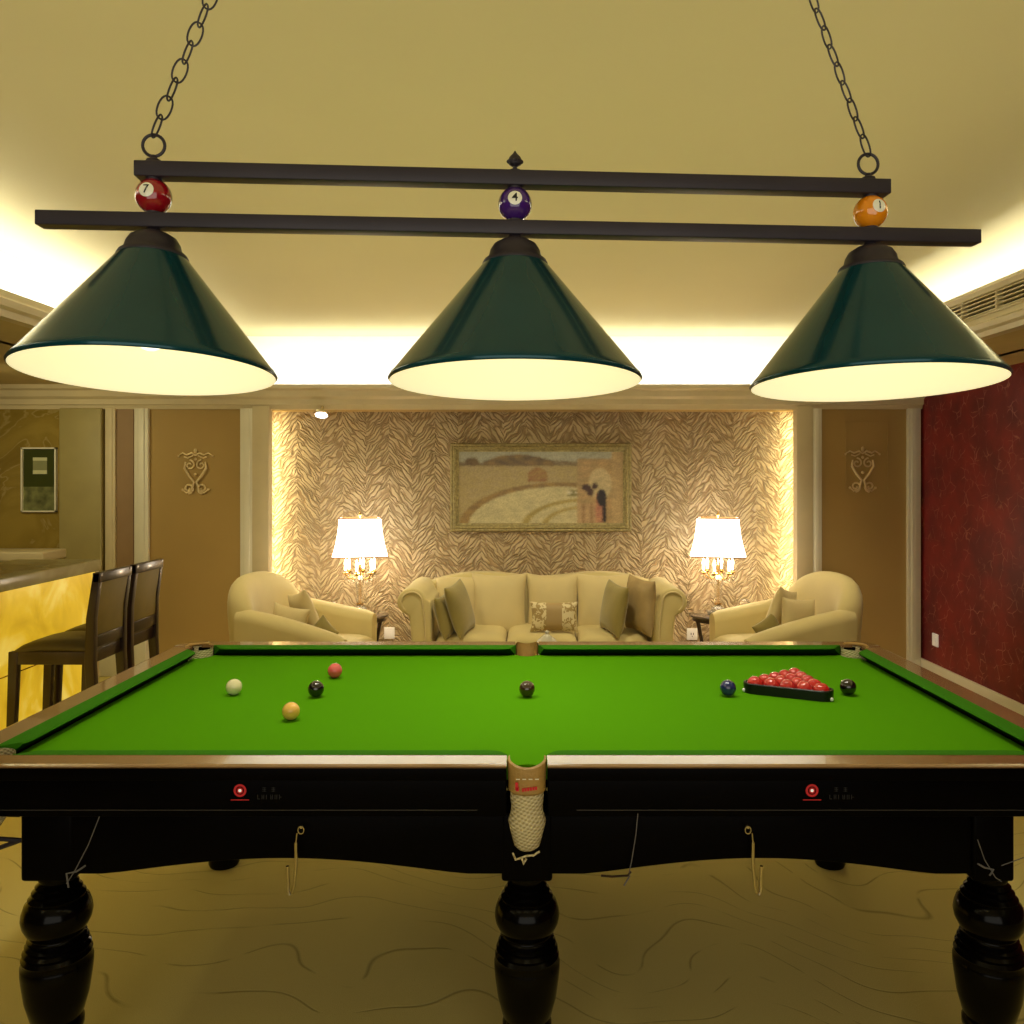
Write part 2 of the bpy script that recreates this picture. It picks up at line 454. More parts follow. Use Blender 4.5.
def spot(name, loc, target, e, ang, blend=.6, r=.05, col=(1, .9, .7)):
    l = bpy.data.lights.new(name, 'SPOT'); l.energy = e; l.spot_size = math.radians(ang); l.spot_blend = blend; l.shadow_soft_size = r; l.color = col
    o = bpy.data.objects.new(name, l); COL.objects.link(o); o.location = loc
    o.rotation_euler = (Vector(target) - Vector(loc)).to_track_quat('-Z', 'Y').to_euler(); return o


def point(name, loc, e, r=.05, col=(1, .85, .6)):
    l = bpy.data.lights.new(name, 'POINT'); l.energy = e; l.shadow_soft_size = r; l.color = col
    o = bpy.data.objects.new(name, l); COL.objects.link(o); o.location = loc; return o


UP = (PI, 0, 0)
L1 = area('cove_light_left', (-2.62, 3.4, ZS + .08), (PI, math.radians(-20), 0), .12, 6.0, 42, (.86, .93, 1))
area('cove_light_right', (2.62, 3.4, ZS + .08), (PI, math.radians(20), 0), .12, 6.0, 42, (.86, .93, 1))
area('cove_light_back', (0, 6.75, ZS + .01), (PI + math.radians(-20), 0, 0), 5.0, .12, 26, (.86, .93, 1))
# vertical strips behind the alcove lips
area('alcove_light_left', (AL - .07, AD - .10, 1.05), (math.radians(90), 0, math.radians(-35)), .06, 2.0, 7, (1, .84, .45))
area('alcove_light_right', (AR + .07, AD - .10, 1.05), (math.radians(90), 0, math.radians(35)), .06, 2.0, 7, (1, .84, .45))

# air vent on the right bulkhead
v = empty('air_vent', (TX, 4.1, 2.445), 0, 'long cream slatted air vent under the ceiling cove above the red wall', 'vent')
MB().box(.03, .05, -1.3, 1.3, -.055, .055).build('backing', m_dark, v)
b = MB()
for k in range(5):
    z = -.042 + .021 * k; b.box(-.004, .02, -1.3, 1.3, z - .0035, z + .0035)
b.build('slats', m_vent, v)
b = MB(); b.box(-.008, .03, -1.3, 1.3, .050, .058); b.box(-.008, .03, -1.3, 1.3, -.058, -.050)
for k in range(9):
    y = -1.3 + 2.6 * k / 8; b.box(-.007, .03, y - .006, y + .006, -.055, .055)
b.build('frame', m_vent, v)
# bulkhead face behind vents
struct(MB().box(TX + .05, TX + .06, Y0, D - .05, 2.38, 2.51).build('wall_bulkhead', m_cream))
b = MB(); b.box(TX, TX + .055, Y0, 2.79, 2.389, 2.501); b.box(TX, TX + .055, 5.41, D - .05, 2.389, 2.501)
struct(b.build('wall_bulkhead', m_cream))

# ------------------------------------------------------------------ snooker table
TY = 2.6925
OX, OY = 1.43, .7375      # outer half sizes
BED, TOP = .84, .875
tb = empty('snooker_table', (0, TY, 0), 0, 'large snooker table with bright green cloth, polished rails and black turned legs', 'snooker table')
NX, NY, NYN = 1.295, .60, .625       # cushion noses
PC = [(-1.330, -.648), (1.330, -.648), (1.318, .622), (-1.318, .622)]; PM = [(0, -.68), (0, .655)]
RC, RM = .052, .047
# bed outline, counter-clockwise
E = .03
out = []
def cut(cx, cy, r, a0, a1): out.extend(arc(cx, cy, r, a0, a1, 10))
bx, by = NX + E, NY + E
def corner_cut(cx, cy, sxn, syn, first_h):
    pts = []
    by = NY + E if syn > 0 else NYN + E
    dy = math.sqrt(max(0, RC ** 2 - (cy - syn * by) ** 2)); dx = math.sqrt(max(0, RC ** 2 - (cx - sxn * bx) ** 2))
    pa = (cx - sxn * dy, syn * by); pb_ = (sxn * bx, cy - syn * dx)
    a0 = math.degrees(math.atan2(pa[1] - cy, pa[0] - cx)); a1 = math.degrees(math.atan2(pb_[1] - cy, pb_[0] - cx))
    if a1 - a0 > 180: a1 -= 360
    if a1 - a0 < -180: a1 += 360
    seq = arc(cx, cy, RC, a0, a1, 10)
    return seq if first_h else seq[::-1]
def mid_cut(cy, syn):
    by = NY + E if syn > 0 else NYN + E
    dx = math.sqrt(RM ** 2 - (cy - syn * by) ** 2)
    if syn < 0: return arc(0, cy, RM, 180 - math.degrees(math.atan2((-by) - cy, dx)), math.degrees(math.atan2((-by) - cy, dx)), 10)
    return [(x, y) for x, y in arc(0, cy, RM, math.degrees(math.atan2(by - cy, dx)), -180 - math.degrees(math.atan2(by - cy, dx)), 10)]
out += mid_cut(-.68, -1)
out += corner_cut(*PC[1], 1, -1, True)
out += corner_cut(*PC[2], 1, 1, False)
out += mid_cut(.655, 1)
out += corner_cut(*PC[3], -1, 1, True)
out += corner_cut(*PC[0], -1, -1, False)
MB().prism(out, BED - .03, BED, 'z').build('playing_cloth', m_baize, tb)
# cushions: local cross-section (t from nose outwards, z)
CS_ = [(0.004, TOP - .001), (0, TOP - .005), (.003, TOP - .010), (.042, BED + .0005), (.055, BED + .0005), (.055, TOP + .001)]
def cushion(p0, p1, nrm, c0, c1, ts=1.0):
    """nose runs p0->p1, nrm outward; c0,c1: how far the back is longer (+) at each end"""
    CS = [(q * ts, z) for q, z in CS_]
    p0, p1, nrm = Vector(p0), Vector(p1), Vector(nrm); dr = (p1 - p0).normalized()
    rings = []
    for k, (p, cc) in enumerate(((p0, -c0), (p1, c1))):
        if k == 0:
            rings.append([Vector((*(p + dr * (.008 + cc * min(1, t_ / .05)) + nrm * (t_ + .010)), z)) if t_ < .03 else Vector((*(p + dr * (cc * t_ / .055) + nrm * t_), z)) for t_, z in CS])
            rings.append([Vector((*(p + dr * (.02 + cc * t_ / .055) + nrm * (t_ + (.003 if t_ < .03 else 0))), z)) for t_, z in CS])
            rings.append([Vector((*(p + dr * (.045 + cc * t_ / .055) + nrm * t_), z)) for t_, z in CS])
        else:
            rings.append([Vector((*(p + dr * (-.045 + cc * t_ / .055) + nrm * t_), z)) for t_, z in CS])
            rings.append([Vector((*(p + dr * (-.02 + cc * t_ / .055) + nrm * (t_ + (.003 if t_ < .03 else 0))), z)) for t_, z in CS])
            rings.append([Vector((*(p + dr * (-.008 + cc * min(1, t_ / .05)) + nrm * (t_ + .010)), z)) if t_ < .03 else Vector((*(p + dr * (cc * t_ / .055) + nrm * t_), z)) for t_, z in CS])
    o = MB().loft(rings).build('cushion', m_cush, tb, sharp=30)
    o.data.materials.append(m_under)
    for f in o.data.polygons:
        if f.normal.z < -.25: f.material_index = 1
    return o
for sy in (-1, 1):
    for sx in (-1, 1):
        yn = NY if sy > 0 else NYN
        a, b_ = (sx * .058, sy * yn), (sx * (NX - .050), sy * yn)
        cushion(a, b_, (0, sy), .012, .030, 1.0 if sy > 0 else .76)
for sx in (-1, 1): cushion((sx * NX, -NYN + .05), (sx * NX, NY - .055), (sx, 0), .030, .030)
# wood rails with a rounded cap profile
RP = lambda o, i: [(i, TOP), (o - .008, TOP), (o - .002, TOP - .002), (o, TOP - .005), (o - .004, TOP - .009), (i, TOP - .009)]
for sy in (-1, 1):
    for sx in (-1, 1):
        pts = [(sy * t_, z) for t_, z in RP(OY, .655 if sy > 0 else .667)]
        MB().prism(pts, sx * .049, sx * (OX - .105), 'x').build('rail', m_rail, tb, sharp=8)
for sx in (-1, 1):
    pts = [(sx * t_, z) for t_, z in RP(OX, 1.35)]
    MB().prism(pts, -(OY - .105), OY - .105, 'y').build('rail', m_rail, tb, sharp=8)
# pockets
def corner_pocket(sx, sy):
    cx, cy = (sx * 1.318, .622) if sy > 0 else (sx * 1.330, -.648)
    # curved wooden/leather corner cap
    a0 = {(-1, -1): 165, (1, -1): -105, (1, 1): -15, (-1, 1): 75}[(sx, sy)]
    inner = arc(cx, cy, .052, a0, a0 + 120, 16)
    c0 = (sx * (OX - .105), sy * (OY - .105))
    s0 = {(-1, -1): 180, (1, -1): -90, (1, 1): 0, (-1, 1): 90}[(sx, sy)]
    outer = arc(c0[0], c0[1], .105, s0, s0 + 90, 16)
    MB().prism(outer + inner[::-1], TOP - .009, TOP + .002, 'z').build('corner_cap', m_rail, tb, bevel=.003)
    p = MB(); rg = []
    p.tube([(x, y, TOP + .003) for x, y in arc(cx, cy, .050, a0 - 12, a0 + 132, 20)], .006)
    o = p.build('pocket_leather', m_leather, tb)
    n = MB(); n.lathe([(.050, .87), (.049, .82), (.046, .77), (.036, .72), (.018, .69)], (cx, cy, 0), 20, caps=False)
    n.build('pocket_net', m_net, tb)
for sx in (-1, 1):
    for sy in (-1, 1): corner_pocket(sx, sy)
def mid_pocket(sy):
    # leather skirt: U shaped sheet hanging outside the gap in the rail, dipped rim
    rg_o, rings = [], []
    N = 20
    zs = [(0, .0), (.012, .002), (.03, .0), (.05, -.001), (.064, -.001), (.070, -.006)]
    for dz, dr in zs:
        ring = []
        for i in range(N + 1):
            a = PI * i / N; s_ = math.sin(a)
            x = -math.cos(a) * (.0465 + dr); y = sy * (.680 + (.060 + dr) * (s_ ** .45))
            top = TOP + .002 - .012 * s_ ** 2
            ring.append((x, y, top - dz * (top - .795) / .075))
        rings.append(ring)
    for k in (5, 4, 3, 2, 1, 0):
        rings.append([(x * .9, sy * .66 + (y - sy * .66) * .9, z + (.0 if k else .002)) for x, y, z in rings[k]])
    b = MB(); b.loft(rings + [rings[0]], caps=False, closed=False)
    b.build('pocket_leather', m_leather, tb)
    w_ = [(.040, .80), (.041, .785), (.038, .765), (.0395, .75), (.046, .728), (.043, .712), (.037, .690), (.031, .668), (.022, .66), (.01, .657)]
    n = MB(); rings = []
    for r, z in w_:
        rings.append([(-math.cos(2 * PI * i / 24) * r, sy * .695 + math.sin(2 * PI * i / 24) * r * 1.05, z) for i in range(24)])
    n.loft(rings, caps=True); n.build('pocket_net', m_net, tb)
    if sy < 0:
        y = -.7445
        b = MB(); b.box(-.028, -.021, y, y + .004, .818, .835); b.box(-.026, -.019, y, y + .004, .815, .824)
        for k in range(6): b.box(-.012 + k * .0062, -.012 + k * .0062 + .005, y, y + .004, .814 + k * .0008, .821 + k * .0008)
        b.build('red_stamp', m_red, tb)['label'] = 'red maker stamp on the leather'
        b = MB()
        for k in range(4): b.box(-.026 + k * .015, -.017 + k * .015, y + .0005, y + .004, .842, .8435)
        b.build('stitching', m_ballwhite, tb)
        b = MB(); b.tube([(-.034, -.72, .657), (-.027, -.74, .651), (-.019, -.745, .656), (0, -.742, .661), (.015, -.742, .662), (.03, -.735, .668)], .0025)
        b.tube([(-.012, -.744, .656), (-.008, -.745, .643), (-.002, -.744, .655)], .003)
        b.build('net_drawstring', m_net, tb)
for sy in (-1, 1): mid_pocket(sy)
# frame (upper) and shaped lower aprons
FY, FX = .705, 1.395
b = MB()
for sy in (-1, 1):
    y0, y1 = sorted((sy * FY, sy * (FY - .04)))
    b.box(-FX, -.05, y0, y1, .738, BED - .008); b.box(.05, FX, y0, y1, .738, BED - .008)
for sx in (-1, 1):
    x0, x1 = sorted((sx * FX, sx * (FX - .04))); b.box(x0, x1, -FY + .041, FY - .041, .738, BED - .008)
for sy in (-1, 1):
    y0, y1 = sorted((sy * (OY - .012), sy * (FY - .04)))
    b.box(-OX + .05, -.05, y0, y1, BED - .008, TOP - .0092); b.box(.05, OX - .05, y0, y1, BED - .008, TOP - .0092)
for sx in (-1, 1):
    x0, x1 = sorted((sx * (OX - .012), sx * (FX - .04))); b.box(x0, x1, -OY + .05, OY - .05, BED - .008, TOP - .0092)
b.build('frame', m_black, tb, bevel=.003)
MB().box(-1.22, 1.22, -.575, .575, .76, BED - .032).build('slate_support', m_black, tb)
def apron_profile(x0, x1):
    n = 24; pts = [(x0, .74)]
    for i in range(n + 1):
        u = i / n; z = .594
        e = min(u, 1 - u)
        if e > .09: z =   .594 + .038 * (math.sin((e - .09) / .41 * PI / 2)) ** 1.1
        pts.append((x0 + (x1 - x0) * u, z))
    pts.append((x1, .74)); return pts
for sy in (-1, 1):
    y0, y1 = sorted((sy * (FY - .012), sy * (FY - .045)))
    for x0, x1 in ((-1.125, -.055), (.055, 1.08)): MB().prism(apron_profile(x0, x1), y0, y1, 'y').build('apron', m_black, tb, bevel=.003)
for sx in (-1, 1):
    x0, x1 = sorted((sx * (1.23), sx * (1.20))); MB().prism(apron_profile(-.52, .55), x0, x1, 'x').build('apron', m_black, tb, bevel=.003)
b = MB()
for sx in (-1, 1):
    b.box(min(sx * .12, sx * (FX - .02)), max(sx * .12, sx * (FX - .02)), -FY - .003, -FY + .002, .7545, .7565)
b.build('frame_bead', M('bead_gloss', (.03, .027, .027), .25, var=.1), tb)
# turned legs
LEG = [(.030, .578), (.042, .57), (.045, .555), (.040, .54), (.050, .532), (.047, .526), (.058, .518), (.055, .511), (.066, .503), (.064, .496), (.074, .488), (.080, .470), (.082, .455), (.079, .438), (.070, .420), (.060, .410), (.061, .404), (.068, .400), (.064, .393),
       (.073, .387), (.069, .379), (.078, .372), (.074, .364), (.081, .356), (.077, .348), (.083, .338), (.083, .32), (.081, .30), (.074, .25), (.062, .205), (.056, .195), (.062, .185), (.062, .17), (.05, .16), (.042, .13), (.045, .09), (.05, .07), (.060, .05), (.060, .012), (.055, 0)]
for j, (lx, ly, hw) in enumerate(((-1.19, -.61, .085), (0, -.61, .062), (1.17, -.61, .085), (-1.22, .62, .085), (0, .61, .062), (1.22, .62, .085))):
    blk = MB(); blk.box((-1.232 if lx < -.5 else max(lx - hw, lx - .095)), (1.186 if lx > .5 and ly < 0 else 1.235 if lx > .5 else lx + hw), ly - .085, ly + .07, .575, .742)
    o = MB(); o.lathe(LEG, (lx, ly, 0), 40)
    leg = o.build('leg', m_blackleg, tb, sharp=60)
    bo = blk.build('leg_block', m_black, leg, bevel=.008)
# maker's marks
def ring2d(bm_, cx, cz, r0, r1, y, n=32):
    A = [bm_.bm.verts.new((cx + r1 * math.cos(2 * PI * i / n), y, cz + r1 * math.sin(2 * PI * i / n))) for i in range(n)]
    B = [bm_.bm.verts.new((cx + r0 * math.cos(2 * PI * i / n), y, cz + r0 * math.sin(2 * PI * i / n))) for i in range(n)]
    for i in range(n): bm_.bm.faces.new((A[i], A[(i + 1) % n], B[(i + 1) % n], B[i]))
for px in (240, 812):
    d = TY - FY - .0015; ex = X(px, d); ez = Z(790.5, d); y = -FY - .002
    b = MB(); ring2d(b, ex, ez, .0100, .0155, y); ring2d(b, ex, ez, .0038, .0075, y)
    b.box(ex - .022, ex + .022, y - .0002, y, ez - .0235, ez - .0215)
    r = b.build('maker_emblem', m_red, tb); r['label'] = 'round red ring emblem with a white centre dot'
    b = MB(); ring2d(b, ex, ez, .0002, .0038, y - .0003); b.build('emblem_dot', m_dot, r)
    b = MB(); rr = random.Random(3)
    x = ex + .042
    for k in range(6):
        w = .006; zt = ez - .021
        b.box(x, x + .0016, y - .0003, y, zt, zt + .011)
        if k % 2: b.box(x, x + w, y - .0003, y, zt + .0045, zt + .006)
        if k % 3 == 0: b.box(x, x + w, y - .0003, y, zt, zt + .0015)
        if k in (1, 3, 4): b.box(x + w - .0016, x + w, y - .0003, y, zt, zt + .011)
        x += .0105
    for q in (.054, .076):
        for k in range(3): b.box(ex + q, ex + q + .009, y - .0003, y, ez - .002 + k * .004, ez - .0008 + k * .004)
        b.box(ex + q + .004, ex + q + .0055, y - .0003, y, ez - .003, ez + .008)
    b.build('maker_lettering', m_greyink, r)
# cue-rest hooks hanging from eyelets on the apron
def hook(px_eye, sg):
    d = TY - FY - .012; yy = -FY - .012
    P = lambda px, py, o=0: (X(px, d), yy + o, Z(py, d))
    e = px_eye
    b = MB()
    b.tube([P(e - 5 * sg, 842), P(e - 5 * sg, 865), P(e - 7 * sg, 885), P(e - 9 * sg, 893), P(e - 11 * sg, 895), P(e - 13 * sg, 891), P(e - 13 * sg, 880), P(e - 13.5 * sg, 866)], .0042, 8)
    b.tube([P(e - 4 * sg, 833), P(e - 5 * sg, 842)], .002)
    h = b.build('rest_hook', m_chrome, tb)
    c = P(e, 830)
    b = MB(); b.tube([(c[0] + .007 * math.cos(a), yy, c[2] + .009 * math.sin(a)) for a in [2 * PI * i / 16 for i in range(16)]], .0018, 6, closed=True)
    b.box(c[0] - .003, c[0] + .003, yy, yy + .02, c[2] + .003, c[2] + .008)
    b.build('eyelet', m_chrome, h)
hook(301, 1); hook(748, -1)
d = TY - FY - .008
def cord(pts, r=.0012, mat=m_cord, nm='cord'):
    MB().tube([(X(a, d), -FY - .006, Z(b_, d)) for a, b_ in pts], r, 6).build(nm, mat, tb)
cord([(638, 814), (636, 835), (632, 860), (629, 874)]); cord([(601, 876), (612, 877), (628, 876), (631, 872)], .003, m_darkwood, 'wooden_peg'); cord([(630, 876), (624, 886)], .002)
cord([(99, 817), (88, 845), (74, 872), (66, 884)]); cord([(85, 866), (76, 872), (66, 874), (68, 888)], .0022, m_cord)
cord([(978, 840), (985, 860), (996, 878), (1002, 882)]); cord([(1002, 866), (1024, 858)]); cord([(978, 864), (985, 868), (994, 870), (990, 876)], .0022)
# iron brackets sticking out at the left end below the frame
b = MB()
b.tube([(-1.29, -.60, .70), (-1.36, -.62, .71), (-1.42, -.64, .735), (-1.44, -.64, .76)], .006)
b.tube([(-1.28, -.60, .635), (-1.36, -.60, .64), (-1.50, -.60, .66)], .006)
b.tube([(-1.29, -.60, .635), (-1.36, -.60, .61), (-1.46, -.60, .56)], .006)
b.build('rest_bracket', m_bronze, tb)

# ------------------------------------------------------------------ balls on the cloth
BR = .0262
bd = .72 * F
def ball(px, py, col, label, cat='snooker ball'):
    d = bd / (py - CY)
    o = MB().sphere((0, 0, 0), BR, 32, 20).build('snooker_ball', ball_mat(label.split()[0] + '_ball_resin', col))
    o.location = (X(px, d), d, BED + BR + .0002)
    return tag(o, label, cat)
ball(234, 695, (.80, .74, .42), 'cream white cue ball, leftmost ball on the green cloth')
ball(291, 720, (.85, .50, .10), 'yellow orange ball, nearest of all balls to the front rail')
ball(335, 678, (.72, .11, .10), 'pink red ball by itself near the far cushion at left')
ball(316, 697, (.006, .005, .006), 'black ball between the pink ball and the yellow orange ball')
ball(527, 697, (.035, .018, .006), 'dark brown ball alone at the middle of the table')
ball(728, 696, (.008, .018, .11), 'navy blue ball left of the racked red balls')
ball(848, 695, (.006, .005, .005), 'black ball right of the racked red balls')
RC0 = Vector((.885, 2.765)); th = math.radians(65)
ax = Vector((math.cos(th), math.sin(th)))            # towards the apex (away)
per = Vector((-ax.y, ax.x))
s = BR * 2 + .0004
mred = ball_mat('red_ball_resin', (.52, .012, .010)); red0 = None
apex = RC0 + ax * (4 * s / math.sqrt(3))
for r in range(5):
    for k in range(r + 1):
        p = apex - ax * (r * s * math.sqrt(3) / 2) + per * ((k - r / 2) * s)
        if red0 is None:
            red0 = MB().sphere((0, 0, 0), BR, 32, 20).build('red_ball', mred); o = red0
        else:
            o = red0.copy(); COL.objects.link(o)
        o.location = (p.x, p.y, BED + BR + .0002)
        tag(o, 'glossy red snooker ball packed inside the black triangle rack', 'snooker ball', 'red balls in the triangle rack')
def tri_pts(R, rr, n=8):
    pts = []
    for k in range(3):
        a = th + k * 2 * PI / 3; c = RC0 + Vector((math.cos(a), math.sin(a))) * R
        for i in range(n + 1):
            b_ = a - PI / 3 + (2 * PI / 3) * i / n; pts.append((c.x + rr * math.cos(b_), c.y + rr * math.sin(b_)))
    return pts
Rt = 4 * s / math.sqrt(3)
oo, ii = tri_pts(Rt, BR + .011), tri_pts(Rt, BR + .002)
rings = [[(x, y, BED + .001) for x, y in oo], [(x, y, BED + .032) for x, y in oo], [(x, y, BED + .034) for x, y in tri_pts(Rt, BR + .009)], [(x, y, BED + .034) for x, y in tri_pts(Rt, BR + .004)], [(x, y, BED + .032) for x, y in ii], [(x, y, BED + .001) for x, y in ii]]
b = MB(); b.loft(rings + [rings[0]], caps=False)
rk = tag(b.build('triangle_rack', M('black_rack_plastic', (.004, .004, .004), .3, var=.1)), 'black plastic triangle rack around the red balls', 'rack')
for k in range(3):
    b = MB()
    a = th + k * 2 * PI / 3; c = RC0 + Vector((math.cos(a), math.sin(a))) * (Rt + BR + .011); b.sphere((c.x, c.y, BED + .0075), .0065, 12, 8)
    b.build('corner_caster', m_porc, rk)

# ------------------------------------------------------------------ hanging light
LD = 1.45; LC = Vector((X(515, LD), LD, 0)); yaw = math.radians(3.8)
pl = empty('pendant_light', (LC.x, LC.y, 2.0), yaw, 'three-shade green billiard light on double dark bars hung by two chains', 'hanging light')
SX = [-.620, 0.0, .646]
MB().box(-.8095, .8470, -.0155, .0155, -.0150, .0100).build('lower_bar', m_bronze, pl, bevel=.002)
MB().box(-.648, .678, -.0155, .0155, .0710, .0975).build('upper_bar', m_bronze, pl, bevel=.002)
SR = .218
for i, sx in enumerate(SX):
    R = [.205, .2175, .2135][i]; DR = [.019, .010, .011][i]
    rot = Matrix.Rotation(math.radians([-4.6, -2.9, -3.0][i]), 3, 'X')
    c = Vector((sx, 0, -.02))
    prof_o = [(.046, -.035), (.052, -.040), (.060, -.051), (R - .006, -.250 + DR), (R, -.256 + DR), (R + .003, -.262 + DR), (R, -.266 + DR)]
    prof_i = [(R - .004, -.262 + DR), (R - .010, -.252 + DR), (.056, -.055), (.03, -.05)]
    rr = MB(); rr.lathe(prof_o, c, 72, rot, caps=False); sh = rr.build('shade', m_green, pl, sharp=70)
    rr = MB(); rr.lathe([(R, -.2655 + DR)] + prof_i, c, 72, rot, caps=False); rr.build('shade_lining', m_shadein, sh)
    rr = MB(); rr.lathe([(.001, .006), (.010, .006), (.012, .0), (.025, -.004), (.038, -.012), (.044, -.022), (.047, -.034), (.055, -.040), (.058, -.046), (.056, -.050)], c, 40, rot)
    rr.build('shade_cap', m_bronze, pl, sharp=60)
    rr = MB(); rr.sphere(c + rot @ Vector((0, 0, -.172 if i == 0 else -.15)), .030, 20, 14, (1, 1, 1.15)); rr.lathe([(.015, -.14), (.014, -.05)], c, 16, rot); rr.build('bulb', m_bulb, sh)
    rr = MB(); rr.lathe([(.006, -.018), (.006, .006)], (sx, 0, -.01), 12); rr.build('stem', m_bronze, pl)
# numbered balls between the bars
def digit_mesh(ch, size):
    cu = bpy.data.curves.new('digit', 'FONT'); cu.body = ch; cu.size = size; cu.align_x = 'CENTER'; cu.align_y = 'CENTER'; cu.offset = size * .012
    o = bpy.data.objects.new('tmp', cu); COL.objects.link(o)
    dg = bpy.context.evaluated_depsgraph_get(); me = bpy.data.meshes.new_from_object(o.evaluated_get(dg))
    bpy.data.objects.remove(o); return me
for sx, ch, col, nm, ax_, az_ in ((SX[0], '7', (.30, .004, .012), 'dark_red', 6, -4), (SX[1], '4', (.055, .012, .17), 'purple', 6, -3), (SX[2], '1', (.85, .28, .006), 'orange', 8, 6)):
    r = .0300; c = Vector((sx, 0, .0405))
    bo = MB().sphere((0, 0, 0), r, 40, 24).build('numbered_ball', ball_mat(nm + '_numbered_ball', col), pl); bo.location = c
    bo['label'] = '%s ball numbered %s' % (nm.replace('_', ' '), ch)
    rm = Matrix.Rotation(math.radians(az_), 3, 'Z') @ Matrix.Rotation(math.radians(-ax_), 3, 'X')
    rings = []
    for k in range(8):
        a = math.radians(24) * k / 7 + .001
        rings.append([rm @ Vector((math.sin(a) * math.cos(t_), -math.cos(a), math.sin(a) * math.sin(t_))) * (r + .0003) for t_ in [2 * PI * i / 32 for i in range(32)]])
    MB().loft(rings).build('number_spot', m_ballwhite, bo)
    me = digit_mesh(ch, .021); bm = bmesh.new(); bm.from_mesh(me); bmesh.ops.triangulate(bm, faces=bm.faces)
    for _ in range(2): bmesh.ops.subdivide_edges(bm, edges=bm.edges, cuts=1)
    for v_ in bm.verts:
        p = Vector((v_.co.x, -r, v_.co.y)); v_.co = rm @ (p.normalized() * (r + .0007))
    bm.to_mesh(me); bm.free(); me.materials.append(m_ink)
    o = bpy.data.objects.new('number', me); COL.objects.link(o); o.parent = bo
    for sgn in (-1, 1):
        rr = MB(); rr.lathe([(.013, 0), (.013, .004)], (0, 0, sgn * .0285 - .002), 16)
        rr.build('collar', m_bronze, bo)
rr = MB(); rr.lathe([(.010, .104), (.010, .108), (.004, .110), (.004, .114), (.011, .118), (.013, .124), (.010, .131), (.004, .137), (.001, .142)], (0, 0, -.007), 16)
for k in range(4): rr.sphere((.011 * math.cos(k * PI / 2), .011 * math.sin(k * PI / 2), .116), .004, 8, 6)
rr.build('finial', m_bronze, pl)
# chains
def chain(sx, dxdz, rz0):
    rr = MB(); rr.lathe([(.014, .104), (.012, .110), (.006, .113), (.005, .118)], (sx, 0, -.007), 16)
    rr.build('hanger_boss', m_bronze, pl)
    rr = MB(); rr.tube([(sx + .0185 * math.sin(a), 0, rz0 + .0185 * math.cos(a)) for a in [2 * PI * i / 28 for i in range(28)]], .0028, 8, closed=True)
    rr.build('hanger_ring', m_bronze, pl)
    z0 = rz0 + .020; ztop = ZC - 2.0 - .02; pitch = .0345; L = .0415; W = .0215
    dirv = Vector((dxdz, 0, 1)).normalized(); n = int((ztop - z0) / dirv.z / pitch)
    side = Vector((dirv.z, 0, -dirv.x))
    first = None
    rt = MB(); pts = []
    for i in range(20):
        a = 2 * PI * i / 20
        cx_, cz_ = W / 2 * math.sin(a), L / 2 * math.cos(a)
        cx_ = W / 2 * (1 if math.sin(a) > 0 else -1) * abs(math.sin(a)) ** .75
        pts.append((cx_, 0, cz_))
    rt.tube(pts, .0017, 6, closed=True); first = rt.build('chain_link', m_bronze, pl)
    ang = math.atan2(dirv.x, dirv.z)
    for k in range(n):
        o = first if k == 0 else first.copy()
        if k: COL.objects.link(o); o.parent = pl
        p = Vector((sx, 0, z0)) + dirv * (pitch * (k + .42))
        o.matrix_local = Matrix.Translation(p) @ Matrix.Rotation(ang, 4, 'Y') @ Matrix.Rotation(math.radians(92 if k % 2 == 0 else 32), 4, 'Z')
    e = Vector((sx, 0, z0)) + dirv * (pitch * n)
    rr = MB(); rr.lathe([(.004, e.z - .005), (.006, ZC - 2.03), (.03, ZC - 2.024), (.05, ZC - 2.012), (.055, ZC - 2.0)], (e.x, 0, 0), 28)
    rr.build('ceiling_canopy', m_bronze, pl)
chain(-.620, .40, .128); chain(.642, -.373, .128)

# ------------------------------------------------------------------ pillows
def pillow(w, h, T, mat, name='throw_pillow'):
    def fn(u, v):
        k = 1 - .07 * (1 - u * u) * 0
        x = w / 2 * u * (1 - .09 * (1 - v * v)); z = h / 2 * v * (1 - .09 * (1 - u * u))
        return (x, 0, z), (0, 1, 0)
    return MB().puff(fn, T / 2, 16, 16, 3).build(name, mat, sharp=80)


def put_pillow(w, h, T, mat, loc, rot, label, group=None, name='throw_pillow'):
    o = pillow(w, h, T, mat, name); o.location = loc
    pitch, lean, yw = [math.radians(a) for a in rot]
    o.rotation_euler = (Matrix.Rotation(lean, 3, 'Y') @ Matrix.Rotation(pitch, 3, 'X') @ Matrix.Rotation(yw, 3, 'Z')).to_euler()
    return tag(o, label, 'pillow', group)


# ------------------------------------------------------------------ sofa
SYF, SYB = 5.65, 6.40
sf = empty('sofa', (.105, 6.02, 0), 0, 'cream three-seat sofa with rolled arms and curved back against the relief wall', 'sofa')
sf.scale = (1.025, 1, 1)
